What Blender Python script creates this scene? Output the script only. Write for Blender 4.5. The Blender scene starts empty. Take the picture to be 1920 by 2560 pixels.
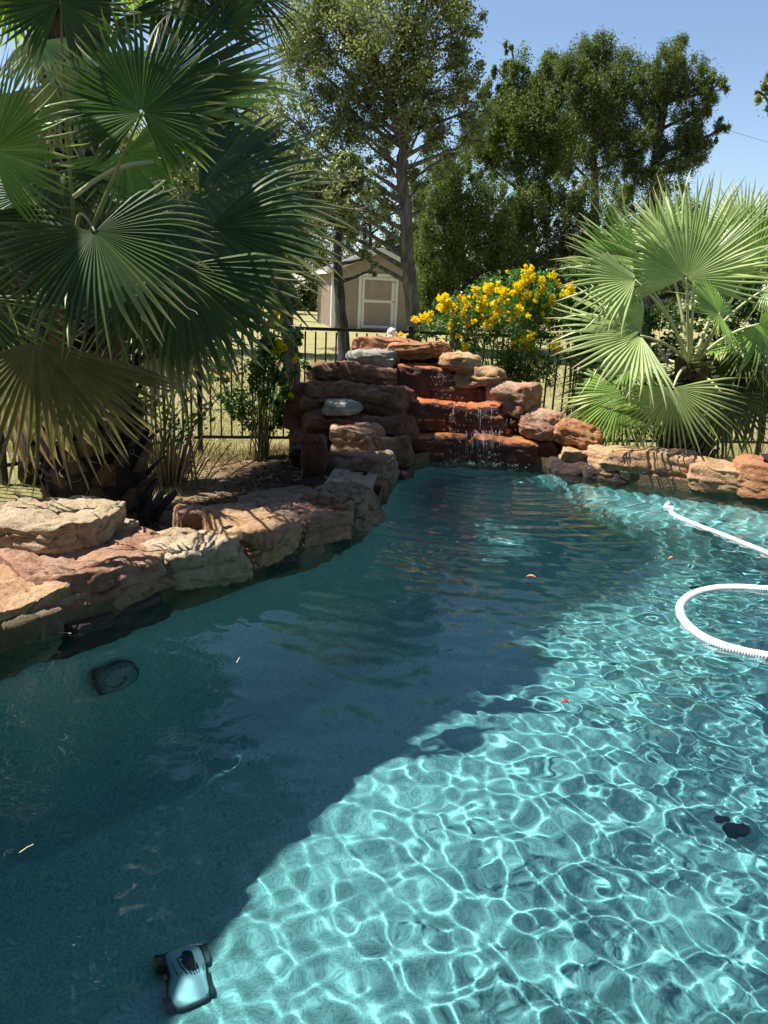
import bpy, bmesh, math, random
import numpy as np
from mathutils import Vector, Matrix, noise
R = math.radians
SC = bpy.context.scene
COL = SC.collection
random.seed(7)
rng = np.random.default_rng(7)

# ------------------------------------------------------------------ camera
PITCH, ROLL, FPX = R(15.7), R(2.7), 1990.0
CAM = Vector((0, 0, 1.7))
fwd = Vector((0, math.cos(PITCH), -math.sin(PITCH)))
up0 = Vector((0, math.sin(PITCH), math.cos(PITCH)))
rt0 = Vector((1, 0, 0))
cd = bpy.data.cameras.new('camera')
cam = bpy.data.objects.new('camera', cd)
COL.objects.link(cam)
cd.sensor_fit = 'VERTICAL'
cd.sensor_height = 24
cd.lens = 24 * FPX / 2560
cd.clip_start = 0.05
cd.clip_end = 2000
cr_, sr_ = math.cos(ROLL), math.sin(ROLL)
cx_ = rt0 * cr_ + up0 * sr_
cy_ = -rt0 * sr_ + up0 * cr_
cz_ = -fwd
cam.matrix_world = Matrix(((cx_.x, cy_.x, cz_.x, CAM.x), (cx_.y, cy_.y, cz_.y, CAM.y), (cx_.z, cy_.z, cz_.z, CAM.z), (0, 0, 0, 1)))
SC.camera = cam

# ------------------------------------------------------------------ light
SUNV = Vector((-0.52, 0.05, 0.85)).normalized()
w = bpy.data.worlds.new('World')
SC.world = w
w.use_nodes = True
wn = w.node_tree
sky = wn.nodes.new('ShaderNodeTexSky')
sky.sky_type = 'NISHITA'
sky.sun_disc = False
sky.sun_elevation = math.asin(SUNV.z)
sky.sun_rotation = math.atan2(SUNV.x, SUNV.y)
sky.altitude = 300
sky.air_density = 1.0
sky.dust_density = 0.4
sky.ozone_density = 2.0
wn.links.new(sky.outputs[0], wn.nodes['Background'].inputs[0])
wn.nodes['Background'].inputs[1].default_value = 0.08
sl = bpy.data.lights.new('sun', 'SUN')
sl.energy = 5.0
sl.angle = R(0.5)
sl.color = (1.0, 0.95, 0.87)
so = bpy.data.objects.new('sun', sl)
COL.objects.link(so)
so.rotation_euler = SUNV.to_track_quat('Z', 'Y').to_euler()
sl.cycles.is_caustics_light = True
SC.view_settings.view_transform = 'Standard'
SC.view_settings.look = 'None'
SC.view_settings.exposure = 1.1
SC.view_settings.gamma = 1
SC.render.engine = 'CYCLES'
SC.cycles.use_denoising = True
SC.cycles.max_bounces = 10
SC.cycles.diffuse_bounces = 4
SC.cycles.transmission_bounces = 8
SC.cycles.transparent_max_bounces = 8
SC.cycles.sample_clamp_indirect = 8

# ------------------------------------------------------------------ pixel -> place (pixels of a 1659 x 2212 view)
SCL = 1920 / 1659

def ray(x, y):
    a = x * SCL - 960
    b = 1280 - y * SCL
    return rt0 * ((a * cr_ - b * sr_) / FPX) + up0 * ((a * sr_ + b * cr_) / FPX) + fwd

def PY(x, y, Y):
    d = ray(x, y)
    return CAM + d * (Y / d.y)

def PZ(x, y, z):
    d = ray(x, y)
    return CAM + d * ((z - CAM.z) / d.z)

def PF(x, y, z):            # seen through the water, at depth z (negative)
    d = ray(x, y).normalized()
    q = PZ(x, y, 0)
    hx, hy = d.x / 1.33, d.y / 1.33
    vz = math.sqrt(1 - hx * hx - hy * hy)
    t = -z / vz
    return Vector((q.x + hx * t, q.y + hy * t, z))

# ------------------------------------------------------------------ object helpers
def link(o, parent=None):
    COL.objects.link(o)
    if parent is not None:
        o.parent = parent
    return o

def tag(o, label=None, cat=None, group=None, kind=None):
    if label: o['label'] = label
    if cat: o['category'] = cat
    if group: o['group'] = group
    if kind: o['kind'] = kind
    return o

def empty(name, loc, label, cat, group=None, rz=0):
    o = bpy.data.objects.new(name, None)
    o.location = loc
    o.rotation_euler = (0, 0, rz)
    o.empty_display_size = 0.1
    link(o)
    return tag(o, label, cat, group)

def mesh_np(name, V, F, mats=None, mi=None, smooth=False):
    """F: (n,k) array of one polygon size or list of such arrays"""
    me = bpy.data.meshes.new(name)
    V = np.asarray(V, dtype=np.float32)
    Fs = F if (isinstance(F, list) and isinstance(F[0], np.ndarray)) else [np.asarray(F)]
    Fs = [np.asarray(f, dtype=np.int32) for f in Fs if len(f)]
    loops = np.concatenate([f.ravel() for f in Fs])
    sizes = np.concatenate([np.full(len(f), f.shape[1]) for f in Fs])
    starts = np.concatenate([[0], np.cumsum(sizes)[:-1]]).astype(np.int32)
    me.vertices.add(len(V))
    me.vertices.foreach_set('co', V.ravel())
    me.loops.add(len(loops))
    me.loops.foreach_set('vertex_index', loops)
    me.polygons.add(len(sizes))
    me.polygons.foreach_set('loop_start', starts)
    if mi is not None:
        me.polygons.foreach_set('material_index', np.asarray(mi, dtype=np.int32))
    me.update(calc_edges=True)
    me.polygons.foreach_set('use_smooth', np.full(len(sizes), smooth))
    for m in (mats or []):
        me.materials.append(m)
    return me

def obj_at(name, V, F, mat, origin=(0, 0, 0), parent=None, smooth=False, mi=None):
    V = np.asarray(V, dtype=float) - np.array(origin)
    o = bpy.data.objects.new(name, mesh_np(name, V, F, mat if isinstance(mat, list) else [mat], mi, smooth))
    o.location = origin
    return link(o, parent)

class MB:
    def __init__(s):
        s.V = []; s.F = {}; s.n = 0
    def add(s, V, F):
        F = np.asarray(F) + s.n
        s.F.setdefault(F.shape[1], []).append(F)
        s.V.append(np.asarray(V, dtype=float).reshape(-1, 3)); s.n += len(s.V[-1])
    def box(s, c, d, rot=None, bevel=0):
        c = np.array(c, dtype=float); h = np.array(d, dtype=float) / 2
        if bevel:
            b = min(bevel, min(h) * .6)
            pts = []
            for sx in (-1, 1):
                for sy in (-1, 1):
                    for sz in (-1, 1):
                        q = np.array([sx, sy, sz])
                        for k in range(3):
                            m = h - b; m[k] = h[k]
                            pts.append(q * m)
            V = np.array(pts)
            F4 = []; F3 = []
            idx = lambda sx, sy, sz, k: ((sx * 2 + sy) * 2 + sz) * 3 + k
            F3 = [[idx(a, b2, c2, 0), idx(a, b2, c2, 1), idx(a, b2, c2, 2)] for a in (0, 1) for b2 in (0, 1) for c2 in (0, 1)]
            for k in range(3):
                i, j = [q for q in range(3) if q != k]
                for sgn in (0, 1):
                    f = []
                    for (u, v) in ((0, 0), (1, 0), (1, 1), (0, 1)):
                        t = [0, 0, 0]; t[k] = sgn; t[i] = u; t[j] = v
                        f.append(idx(*t, k))
                    F4.append(f)
            for k in range(3):
                i, j = [q for q in range(3) if q != k]
                for u in (0, 1):
                    for v in (0, 1):
                        t0 = [0, 0, 0]; t0[i] = u; t0[j] = v
                        t1 = list(t0); t1[k] = 1
                        F4.append([idx(*t0, i), idx(*t1, i), idx(*t1, j), idx(*t0, j)])
            if rot is not None: V = V @ np.array(rot).T
            n0 = s.n
            s.add(V + c, F4)
            s.F.setdefault(3, []).append(np.array(F3) + n0)
            return
        V = np.array([[x, y, z] for x in (-1, 1) for y in (-1, 1) for z in (-1, 1)]) * h
        if rot is not None: V = V @ np.array(rot).T
        s.add(V + c, [[0, 1, 3, 2], [4, 6, 7, 5], [0, 4, 5, 1], [2, 3, 7, 6], [0, 2, 6, 4], [1, 5, 7, 3]])
    def tube(s, pts, rad, n=8, cap=True):
        pts = [Vector(p) for p in pts]
        if not hasattr(rad, '__len__'): rad = [rad] * len(pts)
        V = []; prev = None
        for i, p in enumerate(pts):
            d = (pts[min(i + 1, len(pts) - 1)] - pts[max(i - 1, 0)])
            d = d.normalized() if d.length > 1e-9 else Vector((0, 0, 1))
            if prev is None:
                a = d.orthogonal().normalized()
            else:
                a = (prev - d * prev.dot(d))
                a = a.normalized() if a.length > 1e-6 else d.orthogonal().normalized()
            prev = a
            b = d.cross(a)
            for k in range(n):
                t = 2 * math.pi * k / n
                V.append(tuple(p + (a * math.cos(t) + b * math.sin(t)) * rad[i]))
        F = []
        for i in range(len(pts) - 1):
            for k in range(n):
                F.append([i * n + k, i * n + (k + 1) % n, (i + 1) * n + (k + 1) % n, (i + 1) * n + k])
        n0 = s.n
        s.add(V, F)
        if cap:
            s.F.setdefault(n, []).append(np.array([list(range(n))[::-1], [(len(pts) - 1) * n + k for k in range(n)]]) + n0)
    def build(s, name, mat, parent=None, origin=(0, 0, 0), smooth=False):
        V = np.concatenate(s.V)
        o = bpy.data.objects.new(name, mesh_np(name, V - np.array(origin), [np.concatenate(f) for f in s.F.values()], [mat], None, smooth))
        o.location = origin
        return link(o, parent)

def dup(o, parent=None, loc=None, rot=None, scale=None, name=None):
    c = o.copy()
    link(c, parent)
    if loc is not None: c.location = loc
    if rot is not None: c.rotation_euler = rot
    if scale is not None: c.scale = scale
    return c

def rotz(a):
    c, s = math.cos(a), math.sin(a)
    return np.array([[c, -s, 0], [s, c, 0], [0, 0, 1.]])

# ------------------------------------------------------------------ materials
def newmat(name):
    m = bpy.data.materials.new(name)
    m.use_nodes = True
    return m, m.node_tree, m.node_tree.nodes['Principled BSDF']

def N(t, typ, **kw):
    n = t.nodes.new(typ)
    for k, v in kw.items():
        if k in n.inputs: n.inputs[k].default_value = v
        else: setattr(n, k, v)
    return n

def ramp(t, stops, interp='LINEAR'):
    n = t.nodes.new('ShaderNodeValToRGB')
    e = n.color_ramp.elements
    n.color_ramp.interpolation = interp
    while len(e) < len(stops): e.new(0.5)
    for i, (p, c) in enumerate(stops):
        e[i].position = p
        e[i].color = (*c, 1) if len(c) == 3 else c
    return n

def mat_plain(name, col, rough=0.6, metal=0, var=0.15, scale=8, bump=0.0, bscale=60, coat=0):
    m, t, b = newmat(name)
    tc = N(t, 'ShaderNodeTexCoord')
    nz = N(t, 'ShaderNodeTexNoise', Scale=scale, Detail=6.0)
    t.links.new(tc.outputs['Object'], nz.inputs['Vector'])
    lo = tuple(c * (1 - var) for c in col); hi = tuple(min(1, c * (1 + var)) for c in col)
    r = ramp(t, [(0.3, lo), (0.7, hi)])
    t.links.new(nz.outputs['Fac'], r.inputs[0])
    t.links.new(r.outputs[0], b.inputs['Base Color'])
    b.inputs['Roughness'].default_value = rough
    b.inputs['Metallic'].default_value = metal
    b.inputs['Coat Weight'].default_value = coat
    if bump:
        n2 = N(t, 'ShaderNodeTexNoise', Scale=bscale, Detail=6.0)
        t.links.new(tc.outputs['Object'], n2.inputs['Vector'])
        bp = N(t, 'ShaderNodeBump', Strength=bump, Distance=0.01)
        t.links.new(n2.outputs['Fac'], bp.inputs['Height'])
        t.links.new(bp.outputs[0], b.inputs['Normal'])
    return m

def mat_stone(name, a, bcol, c, wet=0.0, pit=0.6):
    m, t, b = newmat(name)
    tc = N(t, 'ShaderNodeTexCoord'); oi = N(t, 'ShaderNodeObjectInfo')
    ad = N(t, 'ShaderNodeVectorMath', operation='MULTIPLY_ADD')
    ad.inputs[1].default_value = (1, 1, 1)
    sc = N(t, 'ShaderNodeVectorMath', operation='SCALE')
    sc.inputs['Scale'].default_value = 37.0
    cmb = N(t, 'ShaderNodeCombineXYZ')
    for k in range(3): t.links.new(oi.outputs['Random'], cmb.inputs[k])
    t.links.new(cmb.outputs[0], sc.inputs[0])
    t.links.new(tc.outputs['Object'], ad.inputs[0]); t.links.new(sc.outputs[0], ad.inputs[2])
    n1 = N(t, 'ShaderNodeTexNoise', Scale=3.2, Detail=8.0, Roughness=0.62, Distortion=0.6)
    t.links.new(ad.outputs[0], n1.inputs['Vector'])
    r1 = ramp(t, [(0.28, a), (0.5, bcol), (0.72, c)])
    t.links.new(n1.outputs['Fac'], r1.inputs[0])
    # strata: noise squeezed in z
    mp = N(t, 'ShaderNodeMapping'); mp.inputs['Scale'].default_value = (2.5, 2.5, 34)
    t.links.new(ad.outputs[0], mp.inputs[0])
    n2 = N(t, 'ShaderNodeTexNoise', Scale=1.0, Detail=5.0, Roughness=0.6, Distortion=0.4)
    t.links.new(mp.outputs[0], n2.inputs['Vector'])
    r2 = ramp(t, [(0.3, (0.62, 0.55, 0.5)), (0.55, (1, 1, 1)), (0.8, (1.12, 1.05, 0.95))])
    t.links.new(n2.outputs['Fac'], r2.inputs[0])
    mx = N(t, 'ShaderNodeMix', data_type='RGBA', blend_type='MULTIPLY'); mx.inputs['Factor'].default_value = 0.5
    t.links.new(r1.outputs[0], mx.inputs[6]); t.links.new(r2.outputs[0], mx.inputs[7])
    # lichen / dark stains
    n3 = N(t, 'ShaderNodeTexNoise', Scale=14.0, Detail=10.0, Roughness=0.72)
    t.links.new(ad.outputs[0], n3.inputs['Vector'])
    r3 = ramp(t, [(0.32, (0.30, 0.25, 0.22)), (0.46, (0.92, 0.9, 0.88)), (0.7, (1.08, 1.06, 1.02))])
    t.links.new(n3.outputs['Fac'], r3.inputs[0])
    m2 = N(t, 'ShaderNodeMix', data_type='RGBA', blend_type='MULTIPLY'); m2.inputs['Factor'].default_value = 0.8
    t.links.new(mx.outputs[2], m2.inputs[6]); t.links.new(r3.outputs[0], m2.inputs[7])
    t.links.new(m2.outputs[2], b.inputs['Base Color'])
    b.inputs['Roughness'].default_value = 0.92 - 0.62 * wet
    b.inputs['Specular IOR Level'].default_value = 0.3 + 0.5 * wet
    b.inputs['Coat Weight'].default_value = 0.55 * wet
    b.inputs['Coat Roughness'].default_value = 0.12
    # bump
    n4 = N(t, 'ShaderNodeTexNoise', Scale=45.0, Detail=8.0, Roughness=0.7)
    t.links.new(ad.outputs[0], n4.inputs['Vector'])
    vo = N(t, 'ShaderNodeTexVoronoi', Scale=11.0); t.links.new(ad.outputs[0], vo.inputs['Vector'])
    rv = ramp(t, [(0.0, (0, 0, 0)), (0.16 * pit + .01, (1, 1, 1))])
    t.links.new(vo.outputs['Distance'], rv.inputs[0])
    b1 = N(t, 'ShaderNodeBump', Strength=0.5, Distance=0.012)
    t.links.new(n2.outputs['Fac'], b1.inputs['Height'])
    b2 = N(t, 'ShaderNodeBump', Strength=1.0, Distance=0.03)
    t.links.new(n4.outputs['Fac'], b2.inputs['Height']); t.links.new(b1.outputs[0], b2.inputs['Normal'])
    b3 = N(t, 'ShaderNodeBump', Strength=0.35 * pit, Distance=0.012)
    t.links.new(rv.outputs[0], b3.inputs['Height']); t.links.new(b2.outputs[0], b3.inputs['Normal'])
    t.links.new(b3.outputs[0], b.inputs['Normal'])
    return m

def mat_leaf(name, cols, rough=0.45, trans=0.3, spec=0.4, tcol=None, grad=None, streak=None):
    """leaf with per-island colour variation; grad=(tip colour) runs along UV-less attribute 'tt'"""
    m, t, b = newmat(name)
    g = N(t, 'ShaderNodeNewGeometry')
    n = len(cols)
    r = ramp(t, [(i / max(1, n - 1), c) for i, c in enumerate(cols)])
    t.links.new(g.outputs['Random Per Island'], r.inputs[0])
    last = r.outputs[0]
    if grad:
        at = N(t, 'ShaderNodeAttribute', attribute_name='tt')
        rr = ramp(t, [(0.0, (0, 0, 0)), (0.72, (0.0, 0.0, 0.0)), (1.0, (0.9, 0.9, 0.9))])
        t.links.new(at.outputs['Fac'], rr.inputs[0])
        mx = N(t, 'ShaderNodeMix', data_type='RGBA')
        t.links.new(rr.outputs[0], mx.inputs['Factor']); t.links.new(last, mx.inputs[6])
        mx.inputs[7].default_value = (*grad, 1)
        last = mx.outputs[2]
    if streak:
        tc = N(t, 'ShaderNodeTexCoord')
        nz = N(t, 'ShaderNodeTexNoise', Scale=streak, Detail=6.0)
        t.links.new(tc.outputs['Object'], nz.inputs['Vector'])
        rs = ramp(t, [(0.3, (0.72, 0.76, 0.7)), (0.6, (1.05, 1.03, 1.0))])
        t.links.new(nz.outputs['Fac'], rs.inputs[0])
        ms = N(t, 'ShaderNodeMix', data_type='RGBA', blend_type='MULTIPLY'); ms.inputs['Factor'].default_value = 1
        t.links.new(last, ms.inputs[6]); t.links.new(rs.outputs[0], ms.inputs[7])
        last = ms.outputs[2]
    t.links.new(last, b.inputs['Base Color'])
    b.inputs['Roughness'].default_value = rough
    b.inputs['Specular IOR Level'].default_value = spec
    tr = N(t, 'ShaderNodeBsdfTranslucent')
    hs = N(t, 'ShaderNodeMix', data_type='RGBA', blend_type='MULTIPLY'); hs.inputs['Factor'].default_value = 1
    t.links.new(last, hs.inputs[6]); hs.inputs[7].default_value = (*(tcol or (1.6, 1.9, 0.7)), 1)
    t.links.new(hs.outputs[2], tr.inputs[0])
    ms = N(t, 'ShaderNodeMixShader'); ms.inputs[0].default_value = trans
    t.links.new(b.outputs[0], ms.inputs[1]); t.links.new(tr.outputs[0], ms.inputs[2])
    t.links.new(ms.outputs[0], t.nodes['Material Output'].inputs[0])
    return m

def mat_bark(name, a, c, sc=14):
    m, t, b = newmat(name)
    tc = N(t, 'ShaderNodeTexCoord')
    mp = N(t, 'ShaderNodeMapping'); mp.inputs['Scale'].default_value = (1, 1, 0.22)
    t.links.new(tc.outputs['Object'], mp.inputs[0])
    nz = N(t, 'ShaderNodeTexNoise', Scale=float(sc), Detail=8.0, Roughness=0.7)
    t.links.new(mp.outputs[0], nz.inputs['Vector'])
    r = ramp(t, [(0.4, a), (0.62, c)])
    t.links.new(nz.outputs['Fac'], r.inputs[0]); t.links.new(r.outputs[0], b.inputs['Base Color'])
    bp = N(t, 'ShaderNodeBump', Strength=1.0, Distance=0.06)
    t.links.new(nz.outputs['Fac'], bp.inputs['Height']); t.links.new(bp.outputs[0], b.inputs['Normal'])
    b.inputs['Roughness'].default_value = 0.95
    return m

M = {}
M['cream'] = mat_stone('cream_sandstone', (0.40, 0.30, 0.20), (0.52, 0.42, 0.28), (0.60, 0.51, 0.37))
M['tan'] = mat_stone('tan_sandstone', (0.38, 0.20, 0.105), (0.50, 0.32, 0.18), (0.60, 0.43, 0.27))
M['orange'] = mat_stone('orange_sandstone', (0.34, 0.14, 0.07), (0.46, 0.22, 0.11), (0.52, 0.31, 0.17))
M['pink'] = mat_stone('pink_sandstone', (0.33, 0.16, 0.11), (0.46, 0.27, 0.18), (0.55, 0.40, 0.29))
M['grey'] = mat_stone('grey_sandstone', (0.20, 0.14, 0.10), (0.31, 0.23, 0.165), (0.40, 0.31, 0.22))
M['brown'] = mat_stone('brown_sandstone', (0.13, 0.065, 0.04), (0.23, 0.13, 0.08), (0.34, 0.22, 0.14))
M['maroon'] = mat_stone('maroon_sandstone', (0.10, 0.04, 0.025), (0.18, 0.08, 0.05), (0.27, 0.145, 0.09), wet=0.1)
M['white'] = mat_stone('white_limestone', (0.26, 0.26, 0.23), (0.37, 0.37, 0.34), (0.48, 0.48, 0.43), pit=.3)
M['redwet'] = mat_stone('wet_red_ledge', (0.42, 0.085, 0.02), (0.62, 0.17, 0.04), (0.66, 0.27, 0.08), wet=0.5, pit=.2)
M['ochrewet'] = mat_stone('wet_ochre_ledge', (0.32, 0.13, 0.02), (0.52, 0.27, 0.03), (0.56, 0.34, 0.06), wet=0.5, pit=.2)
M['brownwet'] = mat_stone('wet_brown_ledge', (0.24, 0.06, 0.015), (0.42, 0.13, 0.03), (0.5, 0.22, 0.06), wet=0.55, pit=.2)
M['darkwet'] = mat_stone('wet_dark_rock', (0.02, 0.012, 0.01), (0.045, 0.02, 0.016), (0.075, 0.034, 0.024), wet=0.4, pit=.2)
M['shaded_ledge_face'] = mat_stone('wet_shaded_ledge_face', (0.05, 0.014, 0.009), (0.11, 0.028, 0.014), (0.22, 0.055, 0.02), wet=0.4, pit=.2)
M['algae'] = mat_stone('algae_stained_stone', (0.10, 0.09, 0.03), (0.17, 0.13, 0.06), (0.24, 0.2, 0.11), wet=.3, pit=.3)
M['black_metal'] = mat_plain('black_painted_steel', (0.012, 0.012, 0.013), rough=0.38, var=.3)
M['mortar'] = mat_plain('mortar', (0.30, 0.235, 0.165), rough=.95, var=.3, scale=9, bump=.8, bscale=70)

# ------------------------------------------------------------------ pool outline, distance field
OUT = [(-1.74, 3.34), (-1.56, 3.59), (-1.37, 3.82), (-1.11, 4.25), (-0.66, 4.75), (-0.39, 5.07), (-0.16, 5.59), (-0.05, 6.12), (-0.01, 6.73),
       (0.07, 7.1), (0.2, 7.8), (0.47, 8.12), (1.32, 8.2), (1.72, 8.02), (2.02, 7.65), (2.5, 7.42), (2.87, 7.22), (3.45, 6.97), (4.3, 6.4),
       (5.1, 5.4), (5.5, 4.1), (5.4, 2.6), (4.8, 1.3), (3.6, 0.62), (2.0, 0.5), (0.2, 0.55), (-1.2, 0.6), (-2.2, 1.0), (-2.7, 1.8), (-2.5, 2.7)]
OUTA = np.array(OUT)
DEEP = 1.32

def inside(X, Y, poly=OUTA):
    r = np.zeros(X.shape, bool)
    n = len(poly); j = n - 1
    for i in range(n):
        xi, yi = poly[i]; xj, yj = poly[j]
        c = ((yi > Y) != (yj > Y)) & (X < (xj - xi) * (Y - yi) / (yj - yi + 1e-12) + xi)
        r ^= c; j = i
    return r

def pdist(X, Y, poly=OUTA):
    d = np.full(X.shape, 1e9)
    n = len(poly)
    for i in range(n):
        a = poly[i]; b = poly[(i + 1) % n]
        ab = b - a
        t = np.clip(((X - a[0]) * ab[0] + (Y - a[1]) * ab[1]) / (ab @ ab), 0, 1)
        d = np.minimum(d, np.hypot(X - a[0] - t * ab[0], Y - a[1] - t * ab[1]))
    return d

def sdist(X, Y):
    return np.where(inside(X, Y), -1, 1) * pdist(X, Y)

def gz_np(X, Y):
    d = sdist(X, Y)
    z = -0.14 + 0.27 * (1 - np.clip((d - 0.5) / 1.6, 0, 1)) ** 1.5
    z = z + 0.02 * np.sin(X * 3.1 + Y * 1.3) * np.cos(Y * 2.7 - X) * np.exp(-np.clip(d, 0, 50) / 8)
    return z

def gz(x, y):
    return float(gz_np(np.array([float(x)]), np.array([float(y)]))[0])

def grid_faces(nx, ny):
    i = (np.arange(nx - 1)[None, :] + nx * np.arange(ny - 1)[:, None]).ravel()
    return np.stack([i, i + 1, i + 1 + nx, i + nx], -1)

def compact(V, F):
    u, inv = np.unique(F.ravel(), return_inverse=True)
    return V[u], inv.reshape(F.shape)

# ------------------------------------------------------------------ ground
def build_ground():
    core_x = np.arange(-7, 9.01, 0.09); core_y = np.arange(-4, 13.01, 0.09)
    ext = np.concatenate([np.geomspace(0.4, 600, 26)])
    xs = np.concatenate([-7 - ext[::-1], core_x, 9 + ext]); ys = np.concatenate([-4 - ext[::-1], core_y, 13 + ext])
    X, Y = np.meshgrid(xs, ys)
    Z = gz_np(X, Y)
    rs = np.random.default_rng(5)
    Z = Z + (rs.random(Z.shape) - .5) * 0.012 * ((np.abs(X) < 9) & (Y < 13))
    d = sdist(X, Y)
    V = np.stack([X, Y, Z], -1).reshape(-1, 3)
    F = grid_faces(len(xs), len(ys))
    dd = d.ravel()
    keep = (dd[F].min(1) > 0.12)
    F = F[keep]
    # how much mulch: dark bed close to the pool on the left
    mul = np.clip(1.6 - (d - 0.25) / 1.1, 0, 1.3) * np.clip((2.0 - X) / 2.0, 0.25, 1)
    m, t, b = newmat('ground_soil_and_grass')
    tc = N(t, 'ShaderNodeTexCoord')
    at = N(t, 'ShaderNodeAttribute', attribute_name='mulch')
    n1 = N(t, 'ShaderNodeTexNoise', Scale=1.4, Detail=8.0, Roughness=.65); t.links.new(tc.outputs['Object'], n1.inputs['Vector'])
    n2 = N(t, 'ShaderNodeTexNoise', Scale=38.0, Detail=8.0, Roughness=.75); t.links.new(tc.outputs['Object'], n2.inputs['Vector'])
    n0 = N(t, 'ShaderNodeTexNoise', Scale=0.25, Detail=5.0); t.links.new(tc.outputs['Object'], n0.inputs['Vector'])
    grass = ramp(t, [(0.3, (0.20, 0.18, 0.075)), (0.5, (0.29, 0.27, 0.12)), (0.7, (0.36, 0.31, 0.17))]); t.links.new(n1.outputs['Fac'], grass.inputs[0])
    dirt = ramp(t, [(0.3, (0.22, 0.13, 0.075)), (0.6, (0.40, 0.27, 0.17)), (0.8, (0.48, 0.35, 0.24))]); t.links.new(n2.outputs['Fac'], dirt.inputs[0])
    mulc = ramp(t, [(0.35, (0.018, 0.012, 0.009)), (0.6, (0.06, 0.038, 0.026)), (0.8, (0.14, 0.09, 0.06))]); t.links.new(n2.outputs['Fac'], mulc.inputs[0])
    at2 = N(t, 'ShaderNodeAttribute', attribute_name='dirt')
    ma = N(t, 'ShaderNodeMath', operation='ADD'); t.links.new(at2.outputs['Fac'], ma.inputs[0])
    sb = N(t, 'ShaderNodeMath', operation='MULTIPLY_ADD'); t.links.new(n1.outputs['Fac'], sb.inputs[0]); sb.inputs[1].default_value = 1.6; sb.inputs[2].default_value = -0.8
    t.links.new(sb.outputs[0], ma.inputs[1]); ma.use_clamp = True
    x1 = N(t, 'ShaderNodeMix', data_type='RGBA'); t.links.new(ma.outputs[0], x1.inputs['Factor']); t.links.new(grass.outputs[0], x1.inputs[6]); t.links.new(dirt.outputs[0], x1.inputs[7])
    mb = N(t, 'ShaderNodeMath', operation='ADD'); mb.use_clamp = True
    t.links.new(at.outputs['Fac'], mb.inputs[0]); t.links.new(sb.outputs[0], mb.inputs[1])
    x2 = N(t, 'ShaderNodeMix', data_type='RGBA'); t.links.new(mb.outputs[0], x2.inputs['Factor']); t.links.new(x1.outputs[2], x2.inputs[6]); t.links.new(mulc.outputs[0], x2.inputs[7])
    t.links.new(x2.outputs[2], b.inputs['Base Color'])
    b.inputs['Roughness'].default_value = 1; b.inputs['Specular IOR Level'].default_value = .1
    bp = N(t, 'ShaderNodeBump', Strength=.9, Distance=.03); t.links.new(n2.outputs['Fac'], bp.inputs['Height']); t.links.new(bp.outputs[0], b.inputs['Normal'])
    o = obj_at('ground', V, F, m, smooth=True)
    me = o.data
    a1 = me.attributes.new('mulch', 'FLOAT', 'POINT'); a1.data.foreach_set('value', mul.ravel().astype(np.float32))
    dr = np.clip(1.35 - (d - 0.8) / 1.5, 0, 1)
    a2 = me.attributes.new('dirt', 'FLOAT', 'POINT'); a2.data.foreach_set('value', dr.ravel().astype(np.float32))
    tag(o, kind='structure')

build_ground()

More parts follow.
